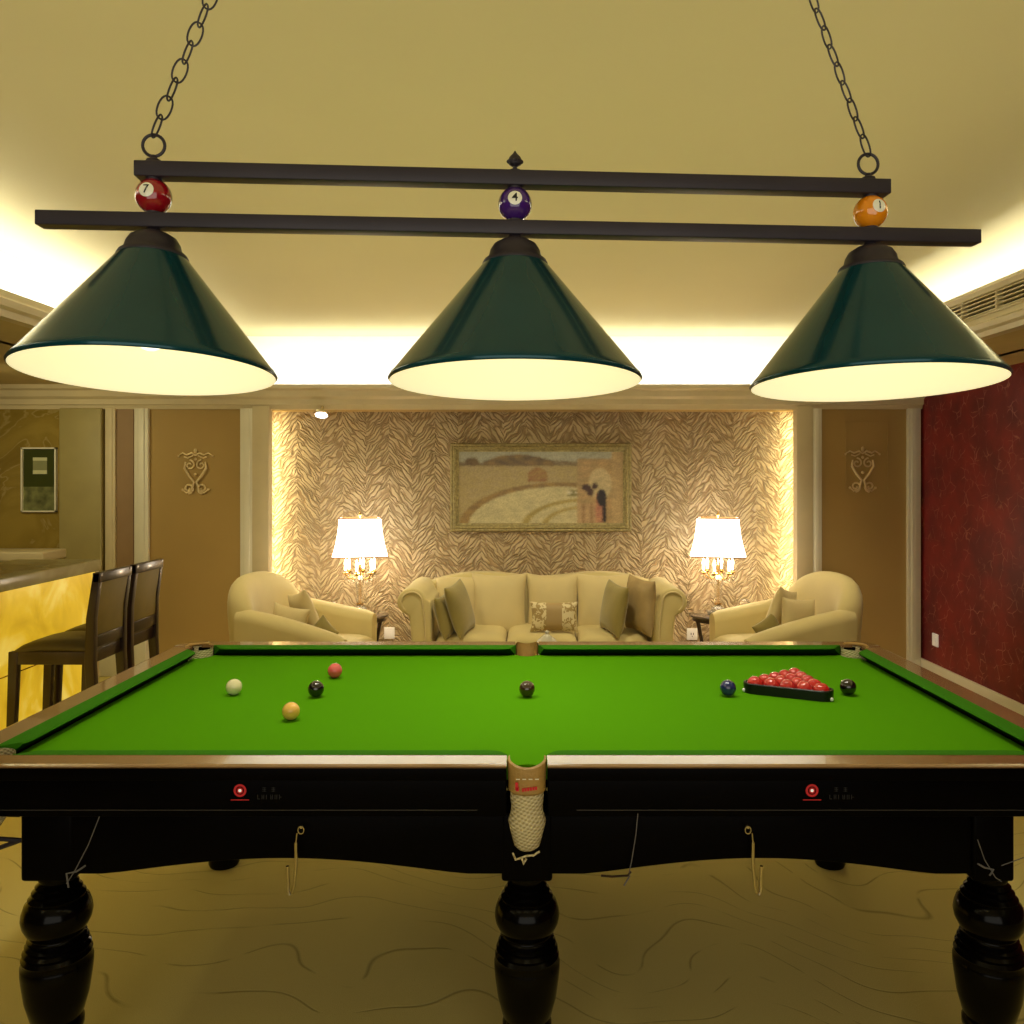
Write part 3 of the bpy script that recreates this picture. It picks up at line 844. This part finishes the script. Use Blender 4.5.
# back: curved top outline
def back_top(x):
    u = abs(x) / .80
    if u < 1: return .800 + .035 * (math.sin(min(1, u / .55) * PI / 2) ** 2) - (.06 * max(0, (u - .55) / .45) ** 2)
    return .775 - .35 * (u - 1)
pts = [(-.86, .15)] + [(-.86 + 1.72 * i / 40, back_top(-.86 + 1.72 * i / 40)) for i in range(41)] + [(.86, .15)]
MB().prism(pts, .20, .38, 'y').build('backrest', m_upholst, sf, bevel=.045, seg=5)
MB().box(-.76, .76, -.32, .25, .10, .34).build('seat_base', m_upholst, sf, bevel=.03)
for k in range(3):
    x = -.485 + .485 * k
    def fn(u, v, x=x): return (x + .24 * u, -.06 + .29 * v, .400), (0, 0, 1)
    MB().puff(fn, .068, 14, 14, 8).build('seat_cushion', m_upholst, sf, sharp=80)
for sx in (-1, 1):
    b = MB()
    prof = [(sx * .745, .10), (sx * .745, .70)] + [(sx * (.875 + .100 * -math.cos(a)) , .700 + .095 * math.sin(a)) for a in [PI * .08 + (PI * 1.28) * i / 18 for i in range(19)]] + [(sx * .895, .60), (sx * .875, .40), (sx * .88, .10)]
    b.prism(prof, -.37, .30, 'y')
    am = b.build('arm', m_upholst, sf, bevel=.016, seg=3, sharp=50)
    b = MB(); path = [(sx * (.875 + .07 * -math.cos(a)), -.374, .700 + .07 * math.sin(a)) for a in [PI * .0 + (PI * 1.3) * i / 20 for i in range(21)]]
    b.tube([(sx * .785, -.374, .15), (sx * .785, -.374, .55)] + path, .006, 6); b.build('piping', m_upholst2, am)
for x in (-.80, .80):
    for y in (-.30, .30): MB().lathe([(.022, 0), (.03, .05), (.035, .10)], (x, y, 0), 12).build('leg', m_darkwood, sf)
for k, (x, w) in enumerate(((-.305, .41), (.085, .39), (.46, .42))):
    def fn(u, v, x=x, w=w):
        hh = .215
        return (x + w / 2 * u * (1 - .09 * (1 - v * v)), .145 + .05 * v, .590 + (hh + .032) * v * (1 - .10 * (1 - u * u))), (0, 1, -.2)
    MB().puff(fn, .085, 16, 14, 3).build('back_cushion', m_upholst2, sf, sharp=80)
def fn(u, v): return (-.62 + .15 * u, .17 + .04 * v, .60 + .20 * v), (0, 1, -.2)
MB().puff(fn, .07, 14, 12, 5).build('back_cushion', m_upholst2, sf, sharp=80)
S0 = Vector((.105, 6.02, 0))
put_pillow(.30, .30, .11, m_olivef, (X(447, 5.78), 5.78, .590), (0, -14, 76), 'darker olive velvet pillow leaning against the left sofa arm')
put_pillow(.36, .37, .12, m_olivef, (X(460, 5.80), 5.80, .635), (0, -17, 77), 'larger olive velvet pillow tilted in front of the left sofa arm')
put_pillow(.34, .21, .10, m_patt, (X(554, 5.80), 5.80, .575), (-10, 0, 0), 'small brocade lumbar pillow with a plain middle band on the sofa centre')
put_pillow(.36, .36, .12, m_olivef, (X(614, 5.80), 5.80, .635), (0, 10, -74), 'olive velvet pillow tilted left of the tan pillow by the right sofa arm')
put_pillow(.38, .39, .13, m_tanf, (X(640, 5.78), 5.78, .660), (0, 4, -70), 'tan satin pillow pressed against the right sofa arm')

# ------------------------------------------------------------------ armchairs (face +X locally)
def make_chair(name, label, loc, rz, mirror):
    c = empty(name, loc, rz, label, 'armchair', None)
    k = -1 if mirror else 1
    MB().box(*sorted((k * -.30, k * .36)), -.33, .33, .10, .34).build('seat_base', m_upholst, c, bevel=.03)
    def fn(u, v): return (k * (.06 + .31 * u), .31 * v, .39), (0, 0, 1)
    MB().puff(fn, .065, 12, 12, 7).build('seat_cushion', m_upholst, c, sharp=80)
    # wrap-round shell back with an arched top
    def fb(u, v):
        y = .415 * math.sin(u * 1.45) / math.sin(1.45)
        x = -.34 + .26 * (1 - math.cos(u * 1.25))
        top = .90 - .20 * abs(u) ** 2.6
        z = .14 + (top - .14) * (v + 1) / 2
        nx = Vector((1, -math.sin(u * 1.0) * .9, .12)).normalized()
        lean = -.07 * (v + 1) / 2
        return (k * (x + lean), y, z), (k * nx.x, nx.y, nx.z)
    MB().puff(fb, .085, 22, 16, 6).build('backrest', m_upholst, c, sharp=80)
    for sy in (-1, 1):
        rings = []
        for i in range(13):
            t_ = i / 12; x = -.30 + .70 * t_
            zt = (.72 - .06 * t_ - .115 * t_ ** 1.6) if sy < 0 else .70 - .115 * t_; x -= 0 if sy < 0 else .05 * t_; yc = sy * (.40 - .02 * t_); hw_ = .062 + .012 * math.sin(PI * t_)
            rr_ = 1.0 if 0 < i < 12 else .82
            ring = [(k * x, yc - sy * hw_ * rr_, .10)] + [(k * x, yc + sy * -math.cos(a) * (hw_ + .012) * rr_, zt - .07 + .07 * math.sin(a) * rr_) for a in [PI * q / 12 for q in range(13)]] + [(k * x, yc + sy * hw_ * rr_, .10)]
            rings.append(ring)
        rings[0] = [(p[0], p[1], p[2]) for p in rings[0]]
        MB().loft(rings).build('arm', m_upholst, c, sharp=55)
    for x in (-.28, .34):
        for y in (-.34, .34): MB().lathe([(.018, 0), (.026, .06), (.03, .11)], (k * x, y, 0), 12).build('leg', m_darkwood, c)
    return c
make_chair('armchair', 'cream barrel armchair left of the sofa, beside the white pilaster', (-1.50, 5.62, 0), math.radians(-7), False)
make_chair('armchair', 'cream barrel armchair right of the sofa, near the red wall', (1.735, 5.62, 0), math.radians(7), True)
GP = None
put_pillow(.30, .26, .11, m_upholst2, (-1.585, 5.46, .575), (-8, 10, -25), 'cream pillow in front on the left armchair')
put_pillow(.32, .33, .11, m_upholst2, (-1.53, 5.66, .615), (0, -22, -52), 'larger cream pillow behind another on the left armchair')
put_pillow(.18, .18, .07, m_olivef, (-1.375, 5.52, .51), (0, 42, -20), 'small dark olive pillow corner showing on the left armchair')
put_pillow(.28, .29, .11, m_upholst2, (1.80, 5.46, .610), (-6, 4, 25), 'square cream pillow standing in front on the right armchair')
put_pillow(.34, .34, .11, m_upholst2, (1.745, 5.66, .630), (0, 20, 52), 'cream pillow with raised corner at the back of the right armchair')
put_pillow(.20, .20, .07, m_olivef, (1.63, 5.52, .52), (0, -30, 20), 'small dark olive pillow lying on the right armchair seat')

# ------------------------------------------------------------------ side tables, lamps
def side_table(x, y, z, label):
    t_ = empty('side_table', (x, y, 0), 0, label, 'side table')
    MB().lathe([(.205, z - .022), (.215, z - .016), (.215, z - .004), (.21, z)], (0, 0, 0), 48).build('tabletop', m_glasstop, t_, sharp=60)
    MB().lathe([(.19, z - .05), (.19, z - .022)], (0, 0, 0), 40).build('apron', m_darkwood, t_)
    for k in range(3):
        a = 2 * PI * k / 3 + .5
        P = [(.16 * math.cos(a), .16 * math.sin(a), z - .04), (.13 * math.cos(a), .13 * math.sin(a), z * .6), (.10 * math.cos(a), .10 * math.sin(a), z * .3), (.17 * math.cos(a), .17 * math.sin(a), .02)]
        MB().tube(P, [.018, .015, .013, .018], 10).build('leg', m_darkwood, t_)
    MB().lathe([(.10, z * .3 - .01), (.10, z * .3 + .01)], (0, 0, 0), 24).build('shelf', m_darkwood, t_)
ZT = .49
side_table(X(361, 6.42), 6.42, ZT, 'round dark glass side table between the left armchair and the sofa')
side_table(X(717, 6.42), 6.42, ZT, 'round dark glass side table between the sofa and the right armchair')
def table_lamp(px, rz, label):
    d = 6.42; L = empty('table_lamp', (X(px, d), d, ZT), rz, label, 'table lamp')
    MB().lathe([(.075, 0), (.085, .006), (.080, .02), (.05, .03), (.055, .045), (.03, .06), (.022, .08)], (0, 0, 0), 24).build('base', m_crystal, L)
    MB().lathe([(.022, .08), (.03, .10), (.026, .14), (.034, .22), (.042, .27), (.03, .29), (.012, .30)], (0, 0, 0), 10).build('column', m_crystal, L, sharp=20)
    MB().lathe([(.028, .075), (.03, .085), (.02, .09), (.007, .095), (.007, .765), (.014, .775), (.006, .79), (.001, .805)], (0, 0, 0), 12).build('stem', m_brass, L)
    for k in range(6):
        a = 2 * PI * k / 6 + .3; ca, sa = math.cos(a), math.sin(a)
        ar = MB().tube([(.012 * ca, .012 * sa, .30), (.05 * ca, .05 * sa, .275), (.09 * ca, .09 * sa, .285), (.115 * ca, .115 * sa, .32)], .005, 8)
        ar.lathe([(.006, .31), (.022, .325), (.024, .33), (.010, .335), (.009, .345)], (.115 * ca, .115 * sa, 0), 10)
        arm = ar.build('lamp_arm', m_brass, L)
        MB().lathe([(.008, .345), (.009, .385), (.012, .40), (.008, .42), (.001, .438)], (.115 * ca, .115 * sa, 0), 10).build('candle_bulb', m_flame, arm)
        cr = MB()
        for q, (rr_, zz) in enumerate(((.115, .296), (.09, .262), (.06, .25), (.125, .275))):
            cr.lathe([(.001, -.016), (.008, -.004), (.006, .004), (.001, .012)], (rr_ * ca, rr_ * sa, zz), 6)
        cr.build('crystal_drop', m_crystal, arm)
    wb, db, wt, dt, z0, z1 = .212, .15, .160, .10, .455, .750
    def ring(w, dd, z, ch=.86): return [(-w, -dd * ch, z), (-w * ch, -dd, z), (w * ch, -dd, z), (w, -dd * ch, z), (w, dd * ch, z), (w * ch, dd, z), (-w * ch, dd, z), (-w, dd * ch, z)]
    rings = []
    for i in range(7):
        q = i / 6; bow = -.010 * math.sin(PI * q); rings.append(ring(wb + (wt - wb) * q + bow, db + (dt - db) * q + bow, z0 + (z1 - z0) * q))
    inn = [[(p[0] * .97, p[1] * .97, p[2]) for p in r] for r in rings]
    MB().loft(rings + inn[::-1] + [rings[0]], caps=False).build('lamp_shade', m_shade, L, sharp=20)
    b = MB()
    for zz, w, dd in ((z0, wb, db), (z1, wt, dt)): b.tube([(p[0], p[1], zz) for p in ring(w, dd, zz)], .0045, 6, closed=True)
    b.tube([(-wt, 0, z1), (wt, 0, z1)], .003); b.build('shade_trim', m_trimgold, L)
    return L
la = table_lamp(360, math.radians(12), 'lit crystal table lamp with rectangular white shade left of the sofa')
lb = table_lamp(718, math.radians(-14), 'lit crystal table lamp with rectangular white shade right of the sofa')
# little things beside the lamps
o = empty('desk_clock', (X(334, 6.30) + .0, 6.30, ZT), .4, 'small white framed desk clock beside the left table lamp', 'clock')
MB().prism([(-.045, 0), (.045, 0), (.05, .07), (0, .115), (-.05, .07)], -.018, .018, 'y').build('case', m_porc, o, bevel=.004)
MB().lathe([(.030, 0), (.030, .004)], (0, -.020, .058), 24, Matrix.Rotation(math.radians(90), 3, 'X')).build('dial', m_dark, o)
o = empty('glass_ornament', (X(745, 6.30), 6.30, ZT), 0, 'round cut glass ornament beside the right table lamp', 'ornament')
MB().sphere((0, 0, .095), .042, 12, 8).build('globe', m_crystal, o, sharp=5)
MB().lathe([(.035, 0), (.03, .02), (.012, .035), (.014, .056)], (0, 0, 0), 16).build('foot', m_crystal, o)

# coffee table + teapot (only its lid rises over the rail)
ct = empty('coffee_table', (.10, 4.72, 0), 0, 'low dark wooden coffee table between the snooker table and the sofa', 'coffee table')
MB().box(-.5, .5, -.28, .28, .40, .44).build('tabletop', m_darkwood, ct, bevel=.006)
for sx in (-1, 1):
    for sy in (-1, 1): MB().box(sx * .45 - .03, sx * .45 + .03, sy * .23 - .03, sy * .23 + .03, 0, .40).build('leg', m_darkwood, ct, bevel=.004)
tp = empty('teapot', (X(547, 4.7), 4.70, .44), 0, 'white porcelain teapot whose lid shows above the far rail before the sofa', 'teapot')
MB().lathe([(.05, 0), (.075, .03), (.092, .09), (.088, .14), (.065, .17), (.06, .175)], (0, 0, 0), 32).build('body', m_porc, tp)
MB().lathe([(.062, .175), (.05, .192), (.022, .215), (.009, .224), (.012, .236), (.001, .246)], (0, 0, 0), 24).build('lid', m_porc, tp)
MB().tube([(.08, 0, .07), (.12, 0, .09), (.14, 0, .14), (.16, 0, .165)], [.018, .014, .011, .009]).build('spout', m_porc, tp)
MB().tube([(-.08, 0, .14), (-.13, 0, .14), (-.135, 0, .08), (-.085, 0, .05)], .008).build('handle', m_porc, tp)

# ------------------------------------------------------------------ painting
WD = AD
x0, x1 = X(450, WD - .05), X(632, WD - .05); z1, z0 = Z(443, WD - .05), Z(532, WD - .05)
pg = empty('painting', ((x0 + x1) / 2, WD, (z0 + z1) / 2), 0, 'wide gilt framed landscape painting on the relief wall above the sofa', 'painting')
w, h = (x1 - x0) / 2, (z1 - z0) / 2; fw = .072
b = MB()
def fr(pr_):
    rings = []
    for (cx_, cz_) in ((-1, -1), (1, -1), (1, 1), (-1, 1)):
        rings.append([(cx_ * (w - o_), -dd, cz_ * (h - o_)) for o_, dd in pr_])
    b.loft(rings + [rings[0]], caps=False)
fr([(0, 0), (0, .025), (.012, .045), (.024, .040), (.034, .050), (.050, .040), (.056, .028), (fw, .024), (fw, 0)])
b.build('frame', m_goldrail, pg, sharp=25)
def paint(u, v):
    """generic park landscape: curving pale paths, low walls, dark trees, two walkers by an arch"""
    n = .5 + .5 * math.sin(u * 37 + math.sin(v * 23) * 2) * math.sin(v * 41 + math.sin(u * 19) * 2)
    if v > .86 - .02 * math.sin(u * 9): c = (.42, .42, .34)
    elif v > .80: c = (.20, .15, .08) if n > .25 else (.30, .24, .14)
    else: c = (.50, .42, .20)
    if .15 < u < .58 and .80 < v < .86 + .09 * math.sin((u - .15) / .43 * PI) + .02 * n: c = (.16 + .1 * n, .11 + .06 * n, .06)
    if (u - .08) ** 2 * 4 + (v - .85) ** 2 * 2 < .008: c = (.16, .10, .04)
    if v <= .80:
        e = ((u - .62) / .62) ** 2 + ((v + .05) / .62) ** 2
        if .82 < e < 1.0: c = (.26 + .08 * n, .17 + .05 * n, .07)
        elif e < .82: c = (.58, .52, .30)
        if e >= 1.0: c = (.48 - .1 * n, .38 - .08 * n, .16)
        e2 = ((u - .78) / .40) ** 2 + ((v + .05) / .40) ** 2
        if .80 < e2 < 1.0: c = (.40, .31, .10)
        e3 = ((u - .80) / .30) ** 2 + ((v + .05) / .30) ** 2
        if .78 < e3 < 1.0: c = (.44, .34, .12)
        if .42 < u < .54 and .58 < v < .70 + .08 * math.sin((u - .42) * 26): c = (.34, .16 + .06 * n, .07)
    if u > .72:
        if v < .90: c = (.42 + .05 * n, .31, .15)
        if ((u - .86) / .07) ** 2 + ((v - .55) / .22) ** 2 < 1 and v > .3: c = (.56, .46, .26)
        if u > .93: c = (.50, .36, .18)
        if v < .28 and u < .84: c = (.50, .34, .18) if int(u * 60) % 3 else (.36, .22, .11)
    if abs(u - .842 - (.45 - v) * .05) < .010 + .055 * max(0, .42 - v) and .02 < v < .42: c = (.50, .20 + .06 * n, .14)
    if ((u - .868) / .030) ** 2 + ((v - .36) / .12) ** 2 < 1 or (abs(u - .885) < .012 and .02 < v < .34): c = (.03, .02, .02)
    if ((u - .775) / .028) ** 2 + ((v - .50) / .05) ** 2 < 1 or ((u - .828) / .018) ** 2 + ((v - .52) / .045) ** 2 < 1 or ((u - .80) / .020) ** 2 + ((v - .44) / .06) ** 2 < 1: c = (.07, .035, .025)
    if .66 < u < .72 and .38 < v < .46: c = (.62, .58, .44) if n > .5 else (.25, .22, .08)
    return tuple(q * (.88 + .24 * n) for q in c)
NU, NV = 200, 92
bm = bmesh.new(); W2, H2 = w - fw + .003, h - fw + .003
g = [[bm.verts.new((-W2 + 2 * W2 * i / NU, -.022, -H2 + 2 * H2 * j / NV)) for j in range(NV + 1)] for i in range(NU + 1)]
for i in range(NU):
    for j in range(NV): bm.faces.new((g[i][j], g[i + 1][j], g[i + 1][j + 1], g[i][j + 1]))
me = bpy.data.meshes.new('canvas'); bm.to_mesh(me); bm.free(); me.materials.append(m_canvas)
def soft(u, v):
    a = [0, 0, 0]; rr = random.Random(int(u * 9973) * 7919 + int(v * 7907))
    for du, dv in ((0, 0), (.006, 0), (-.006, 0), (0, .012), (0, -.012)):
        c = paint(min(1, max(0, u + du + rr.uniform(-.006, .006))), min(1, max(0, v + dv + rr.uniform(-.012, .012))))
        for q in range(3): a[q] += c[q] / 5
    k_ = rr.uniform(.82, 1.15); return tuple(q * k_ for q in a)
at_ = me.color_attributes.new('paint', 'FLOAT_COLOR', 'POINT')
k = 0
for i in range(NU + 1):
    for j in range(NV + 1):
        at_.data[k].color = (*soft(i / NU, j / NV), 1); k += 1
o = bpy.data.objects.new('canvas', me); COL.objects.link(o); o.parent = pg

# small framed picture on the marble
dP = D - .045
x0, x1, z1, z0 = X(21, dP), X(56, dP), Z(447.5, dP), Z(512, dP)
sp = empty('framed_picture', ((x0 + x1) / 2, D - .02, (z0 + z1) / 2), 0, 'small white framed dark green picture on the olive marble wall', 'picture')
w, h = (x1 - x0) / 2, (z1 - z0) / 2
b = MB()
for a in ((-w, w, h - .011, h), (-w, w, -h, -h + .011), (-w, -w + .011, -h, h), (w - .011, w, -h, h)): b.box(a[0], a[1], -.03, 0, a[2], a[3])
b.build('frame', m_white, sp)
MB().box(-w + .01, w - .01, -.012, -.008, -h * .22, h - .01).build('upper_panel', M('dark_green_print', (.045, .055, .008), .3, var=.1), sp)
MB().box(-w + .01, w - .01, -.012, -.008, -h + .01, -h * .22).build('lower_panel', M('grey_green_print', (.17, .18, .07), .3, var=.5, scale=14), sp)
mpp = M('pale_print', (.62, .62, .38), .4, var=.05)
MB().box(-.05, .06, -.016, -.0125, .15, .175).build('pale_block', mpp, sp)
MB().box(-.05, .06, -.016, -.0125, .045, .075).build('pale_block', mpp, sp)
MB().box(-.05, .06, -.015, -.0122, .075, .150).build('grey_block', M('sage_print', (.27, .28, .14), .4, var=.1), sp)

# ------------------------------------------------------------------ scroll ornaments
def spiral(cx, cz, r, turns, a0, sgn, n=26):
    return [(cx + r * (1 - .8 * i / n) * math.cos(a0 + sgn * turns * 2 * PI * i / n), -.012, cz + r * (1 - .8 * i / n) * math.sin(a0 + sgn * turns * 2 * PI * i / n)) for i in range(n + 1)]
def ornament(px, py, label):
    o = empty('wall_ornament', (X(px, D - .02), D - (.0), Z(py, D)), 0, label, 'wall ornament')
    b = MB()
    for sx in (-1, 1):
        b.tube([(sx * .0, -.012, .13), (sx * .03, -.014, .15), (sx * .07, -.014, .135), (sx * .10, -.012, .15), (sx * .14, -.01, .125)], [.006, .009, .008, .007, .003], 6)
        b.tube(spiral(sx * .045, .055, .04, 1.2, PI / 2, sx), .007, 6)
        b.tube(spiral(sx * .055, -.13, .042, 1.3, -PI / 2, -sx), .008, 6)
        b.tube([(sx * .078, -.014, .08), (sx * .085, -.016, .03), (sx * .05, -.016, -.03), (sx * .01, -.016, -.08), (sx * .03, -.014, -.15), (sx * .07, -.014, -.165), (sx * .10, -.012, -.14)], [.007, .010, .011, .010, .009, .008, .006], 8)
        b.tube([(sx * .02, -.012, .13), (sx * .06, -.014, .11), (sx * .09, -.014, .12)], .006, 6)
        b.sphere((sx * .10, -.012, -.14), .012, 8, 6); b.sphere((sx * .135, -.01, .125), .009, 8, 6)
    b.sphere((0, -.014, .165), .014, 10, 6, (1, .6, 1.6)); b.sphere((0, -.015, -.02), .013, 10, 6); b.sphere((0, -.012, .10), .012, 8, 6)
    b.build('scrollwork', m_gold, o)
ornament(195, 472, 'gilt scrollwork wall ornament on the tan panel left of the sofa wall')
ornament(863, 470, 'gilt scrollwork wall ornament on the tan panel beside the red wall')

# ------------------------------------------------------------------ sockets
def socket(name, loc, rz, label, holes=True):
    s_ = empty(name, loc, rz, label, 'wall socket')
    MB().box(-.043, .043, -.010, 0, -.048, .048).build('plate', m_whiteplastic, s_, bevel=.003)
    b = MB()
    if holes:
        b.box(-.012, -.007, -.012, -.0095, -.005, .012); b.box(.007, .012, -.012, -.0095, -.005, .012); b.box(-.003, .003, -.012, -.0095, -.022, -.014)
    else: b.box(-.02, .02, -.014, -.0095, -.022, .022)
    b.build('socket_slots' if holes else 'rocker', m_dark if holes else m_whiteplastic, s_)
socket('wall_socket', (X(369, AD), AD, Z(634, AD)), 0, 'white wall plate partly behind the left armchair arm', False)
socket('wall_socket', (X(389.5, AD), AD, Z(633, AD)), 0, 'white wall plate between the left side table and the sofa', False)
socket('wall_socket', (X(692, AD), AD, Z(634, AD)), 0, 'white wall socket right of the sofa under the side table')
dR = XR * F / (936 - CX)
socket('wall_socket', (XR, dR, Z(640, dR)), math.radians(-90), 'white switch plate low on the burgundy wall', False)

# downlight under the alcove head
dl = empty('downlight', (X(322, 6.45), 6.43, 2.045), 0, 'small bright spotlight at the upper left of the relief wall', 'spotlight')
dl.rotation_euler = (-.4, 0, 0)
MB().lathe([(.050, .0), (.058, .006), (.058, .022), (.03, .04), (.012, .046), (.012, .075)], (0, 0, 0), 24).build('housing', m_chrome, dl)
MB().lathe([(.001, -.004), (.046, -.004), (.048, .001)], (0, 0, 0), 24).build('lens', M('lens_glow', (1, 1, 1), .3, var=.01, emit=(.85, .93, 1), estr=9), dl)

# ------------------------------------------------------------------ bar and stools
BX = -2.66
bar = empty('bar_counter', (BX, 4.3, 0), 0, 'bar counter with grey marble top and glowing yellow onyx front', 'bar counter')
MB().box(-.50, -.03, -2.2, .76, 0, .98).build('carcass', m_darkwood, bar)
b = MB(); b.box(-.03, 0, -2.2, .76, .02, .98); b.build('onyx_front', m_onyx, bar)
b = MB(); b.box(0, .004, -2.2, .76, .54, .546)
for yy in (-1.4, -.6, .2): pass
b.build('panel_joint', m_brass, bar)
MB().box(-.51, .02, -2.25, .80, .98, 1.05).build('countertop', m_slab, bar, bevel=.008)
MB().box(-.50, .01, .76, .79, 0, .98).build('end_panel', m_cream, bar)
bc = empty('back_bar_cabinet', (-3.85, 6.30, 0), 0, 'cream low cabinet with pale top against the marble wall behind the bar', 'cabinet')
MB().box(-.32, .22, -.15, .16, 0, .93).build('body', m_olive, bc, bevel=.006)
MB().box(-.34, .24, -.17, .17, .93, 1.0).build('countertop', m_cream, bc, bevel=.012)
MB().box(-.05, -.03, -.162, -.15, .3, .6).build('handle', m_brass, bc)

def bar_stool(name, loc, rz, label):
    s_ = empty(name, loc, rz, label, 'bar stool')
    # faces -X; back at +X
    def fn(u, v):
        return (-.005 + .205 * u, .20 * v, 0.690 + .014 * (1 - u * u) - .03 * max(0, -u) ** 3), (0, 0, 1)
    MB().puff(fn, .035, 14, 12, 6).build('seat', m_stoolpad, s_, sharp=80)
    b = MB()
    b.box(-.195, .195, -.20, -.175, .62, .685); b.box(-.195, .195, .175, .20, .62, .685); b.box(-.20, -.175, -.2, .2, .62, .685); b.box(.175, .20, -.2, .2, .62, .685)
    b.build('seat_frame', m_darkwood, s_, bevel=.003)
    for sy in (-1, 1):
        yc = sy * .182
        rings = [[(x + a, yc + c_, z) for a, c_ in ((-w_, -.020), (w_, -.020), (w_, .020), (-w_, .020))] for x, z, w_ in ((-.215, 0, .018), (-.20, .3, .021), (-.188, .60, .024), (-.186, .685, .024))]
        MB().loft(rings).build('leg', m_darkwood, s_, bevel=.004)
        rings = [[(x + a, yc + c_, z) for a, c_ in ((-w_, -.020), (w_, -.020), (w_, .020), (-w_, .020))] for x, z, w_ in ((.245, 0, .018), (.215, .3, .021), (.195, .62, .025), (.20, .85, .022), (.232, 1.078, .018))]
        MB().loft(rings).build('rear_leg', m_darkwood, s_, bevel=.004)
    rings = [[(x - t_, -.163, z), (x + t_, -.163, z), (x + t_, .163, z), (x - t_, .163, z)] for x, z, t_ in ((.200, .76, .014), (.205, .88, .014), (.228, 1.03, .014))]
    MB().loft(rings).build('back_panel', m_stoolback, s_, bevel=.004)
    MB().box(.212, .248, -.202, .202, 1.03, 1.08).build('back_rail', m_darkwood, s_, bevel=.004)
    MB().box(.18, .215, -.165, .165, .70, .76).build('back_rail', m_darkwood, s_, bevel=.004)
    b = MB(); b.box(-.205, -.185, -.165, .165, .22, .25); b.box(-.19, .21, -.195, -.178, .30, .325); b.box(-.19, .21, .178, .195, .30, .325); b.build('footrest', m_darkwood, s_)
    s_.scale = (1, .84, 1)
    return s_
bar_stool('bar_stool', (-2.385, 4.28, 0), 0, 'dark wood bar stool with olive back, nearer of the two at the bar')
bar_stool('bar_stool', (-2.385, 4.665, 0), 0, 'dark wood bar stool behind the first one, farther along the bar')

# ------------------------------------------------------------------ lights
W_ = bpy.data.worlds.new('world'); scene.world = W_; W_.use_nodes = True
bg = W_.node_tree.nodes['Background']; bg.inputs[0].default_value = (.9, .7, .4, 1); bg.inputs[1].default_value = .05
spot('table_fill_a', (-.75, 2.65, 2.70), (-.72, 2.75, .84), 60, 78, .8, .10, (1, .95, .80))  # added spots with no fixture, to brighten the cloth
spot('table_fill_b', (.75, 2.65, 2.70), (.72, 2.75, .84), 60, 78, .8, .10, (1, .95, .80))
spot('table_fill_c', (0, 3.0, 2.70), (0, 2.8, .84), 40, 78, .8, .10, (1, .95, .80))
for i, q in enumerate((360, 718)):
    point('lamp_glow', (X(q, 6.42), 6.40, ZT + .40), 7, .04, (1, .76, .50))
# added fill: upward wash, area behind camera, bar and lounge spots without fixtures
area('ceiling_wash', (0, 3.3, 2.24), UP, 3.4, 6.0, 28, (1, .89, .58))
area('room_fill', (0, -1.3, 1.5), (math.radians(90), 0, 0), 3.6, 2.2, 42, (1, .95, .80))
spot('bar_fill', (-3.6, 4.9, 2.2), (-3.4, 6.2, 1.1), 40, 130, .9, .1, (1, .85, .42))
spot('lounge_fill_a', (-1.5, 4.9, 2.7), (-1.5, 5.7, .6), 62, 78, .9, .1, (1, .88, .58))
spot('lounge_fill_b', (1.7, 4.9, 2.7), (1.7, 5.7, .6), 62, 78, .9, .1, (1, .88, .58))
spot('lounge_fill_c', (.1, 4.9, 2.7), (.1, 6.0, .6), 78, 85, .9, .1, (1, .88, .58))

# ------------------------------------------------------------------ camera
cam = bpy.data.cameras.new('camera'); co = bpy.data.objects.new('camera', cam); COL.objects.link(co); scene.camera = co
co.location = (0, 0, H); co.rotation_euler = (PI / 2, 0, 0)
cam.sensor_width = 36; cam.lens = F / 1024 * 36; cam.shift_x = (512 - CX) / 1024; cam.shift_y = (CY - 512) / 1024
cam.clip_start = .05
scene.view_settings.view_transform = 'Standard'; scene.view_settings.look = 'None'; scene.view_settings.exposure = 0
scene.cycles.use_denoising = True
scene.cycles.max_bounces = 8; scene.cycles.sample_clamp_indirect = 6
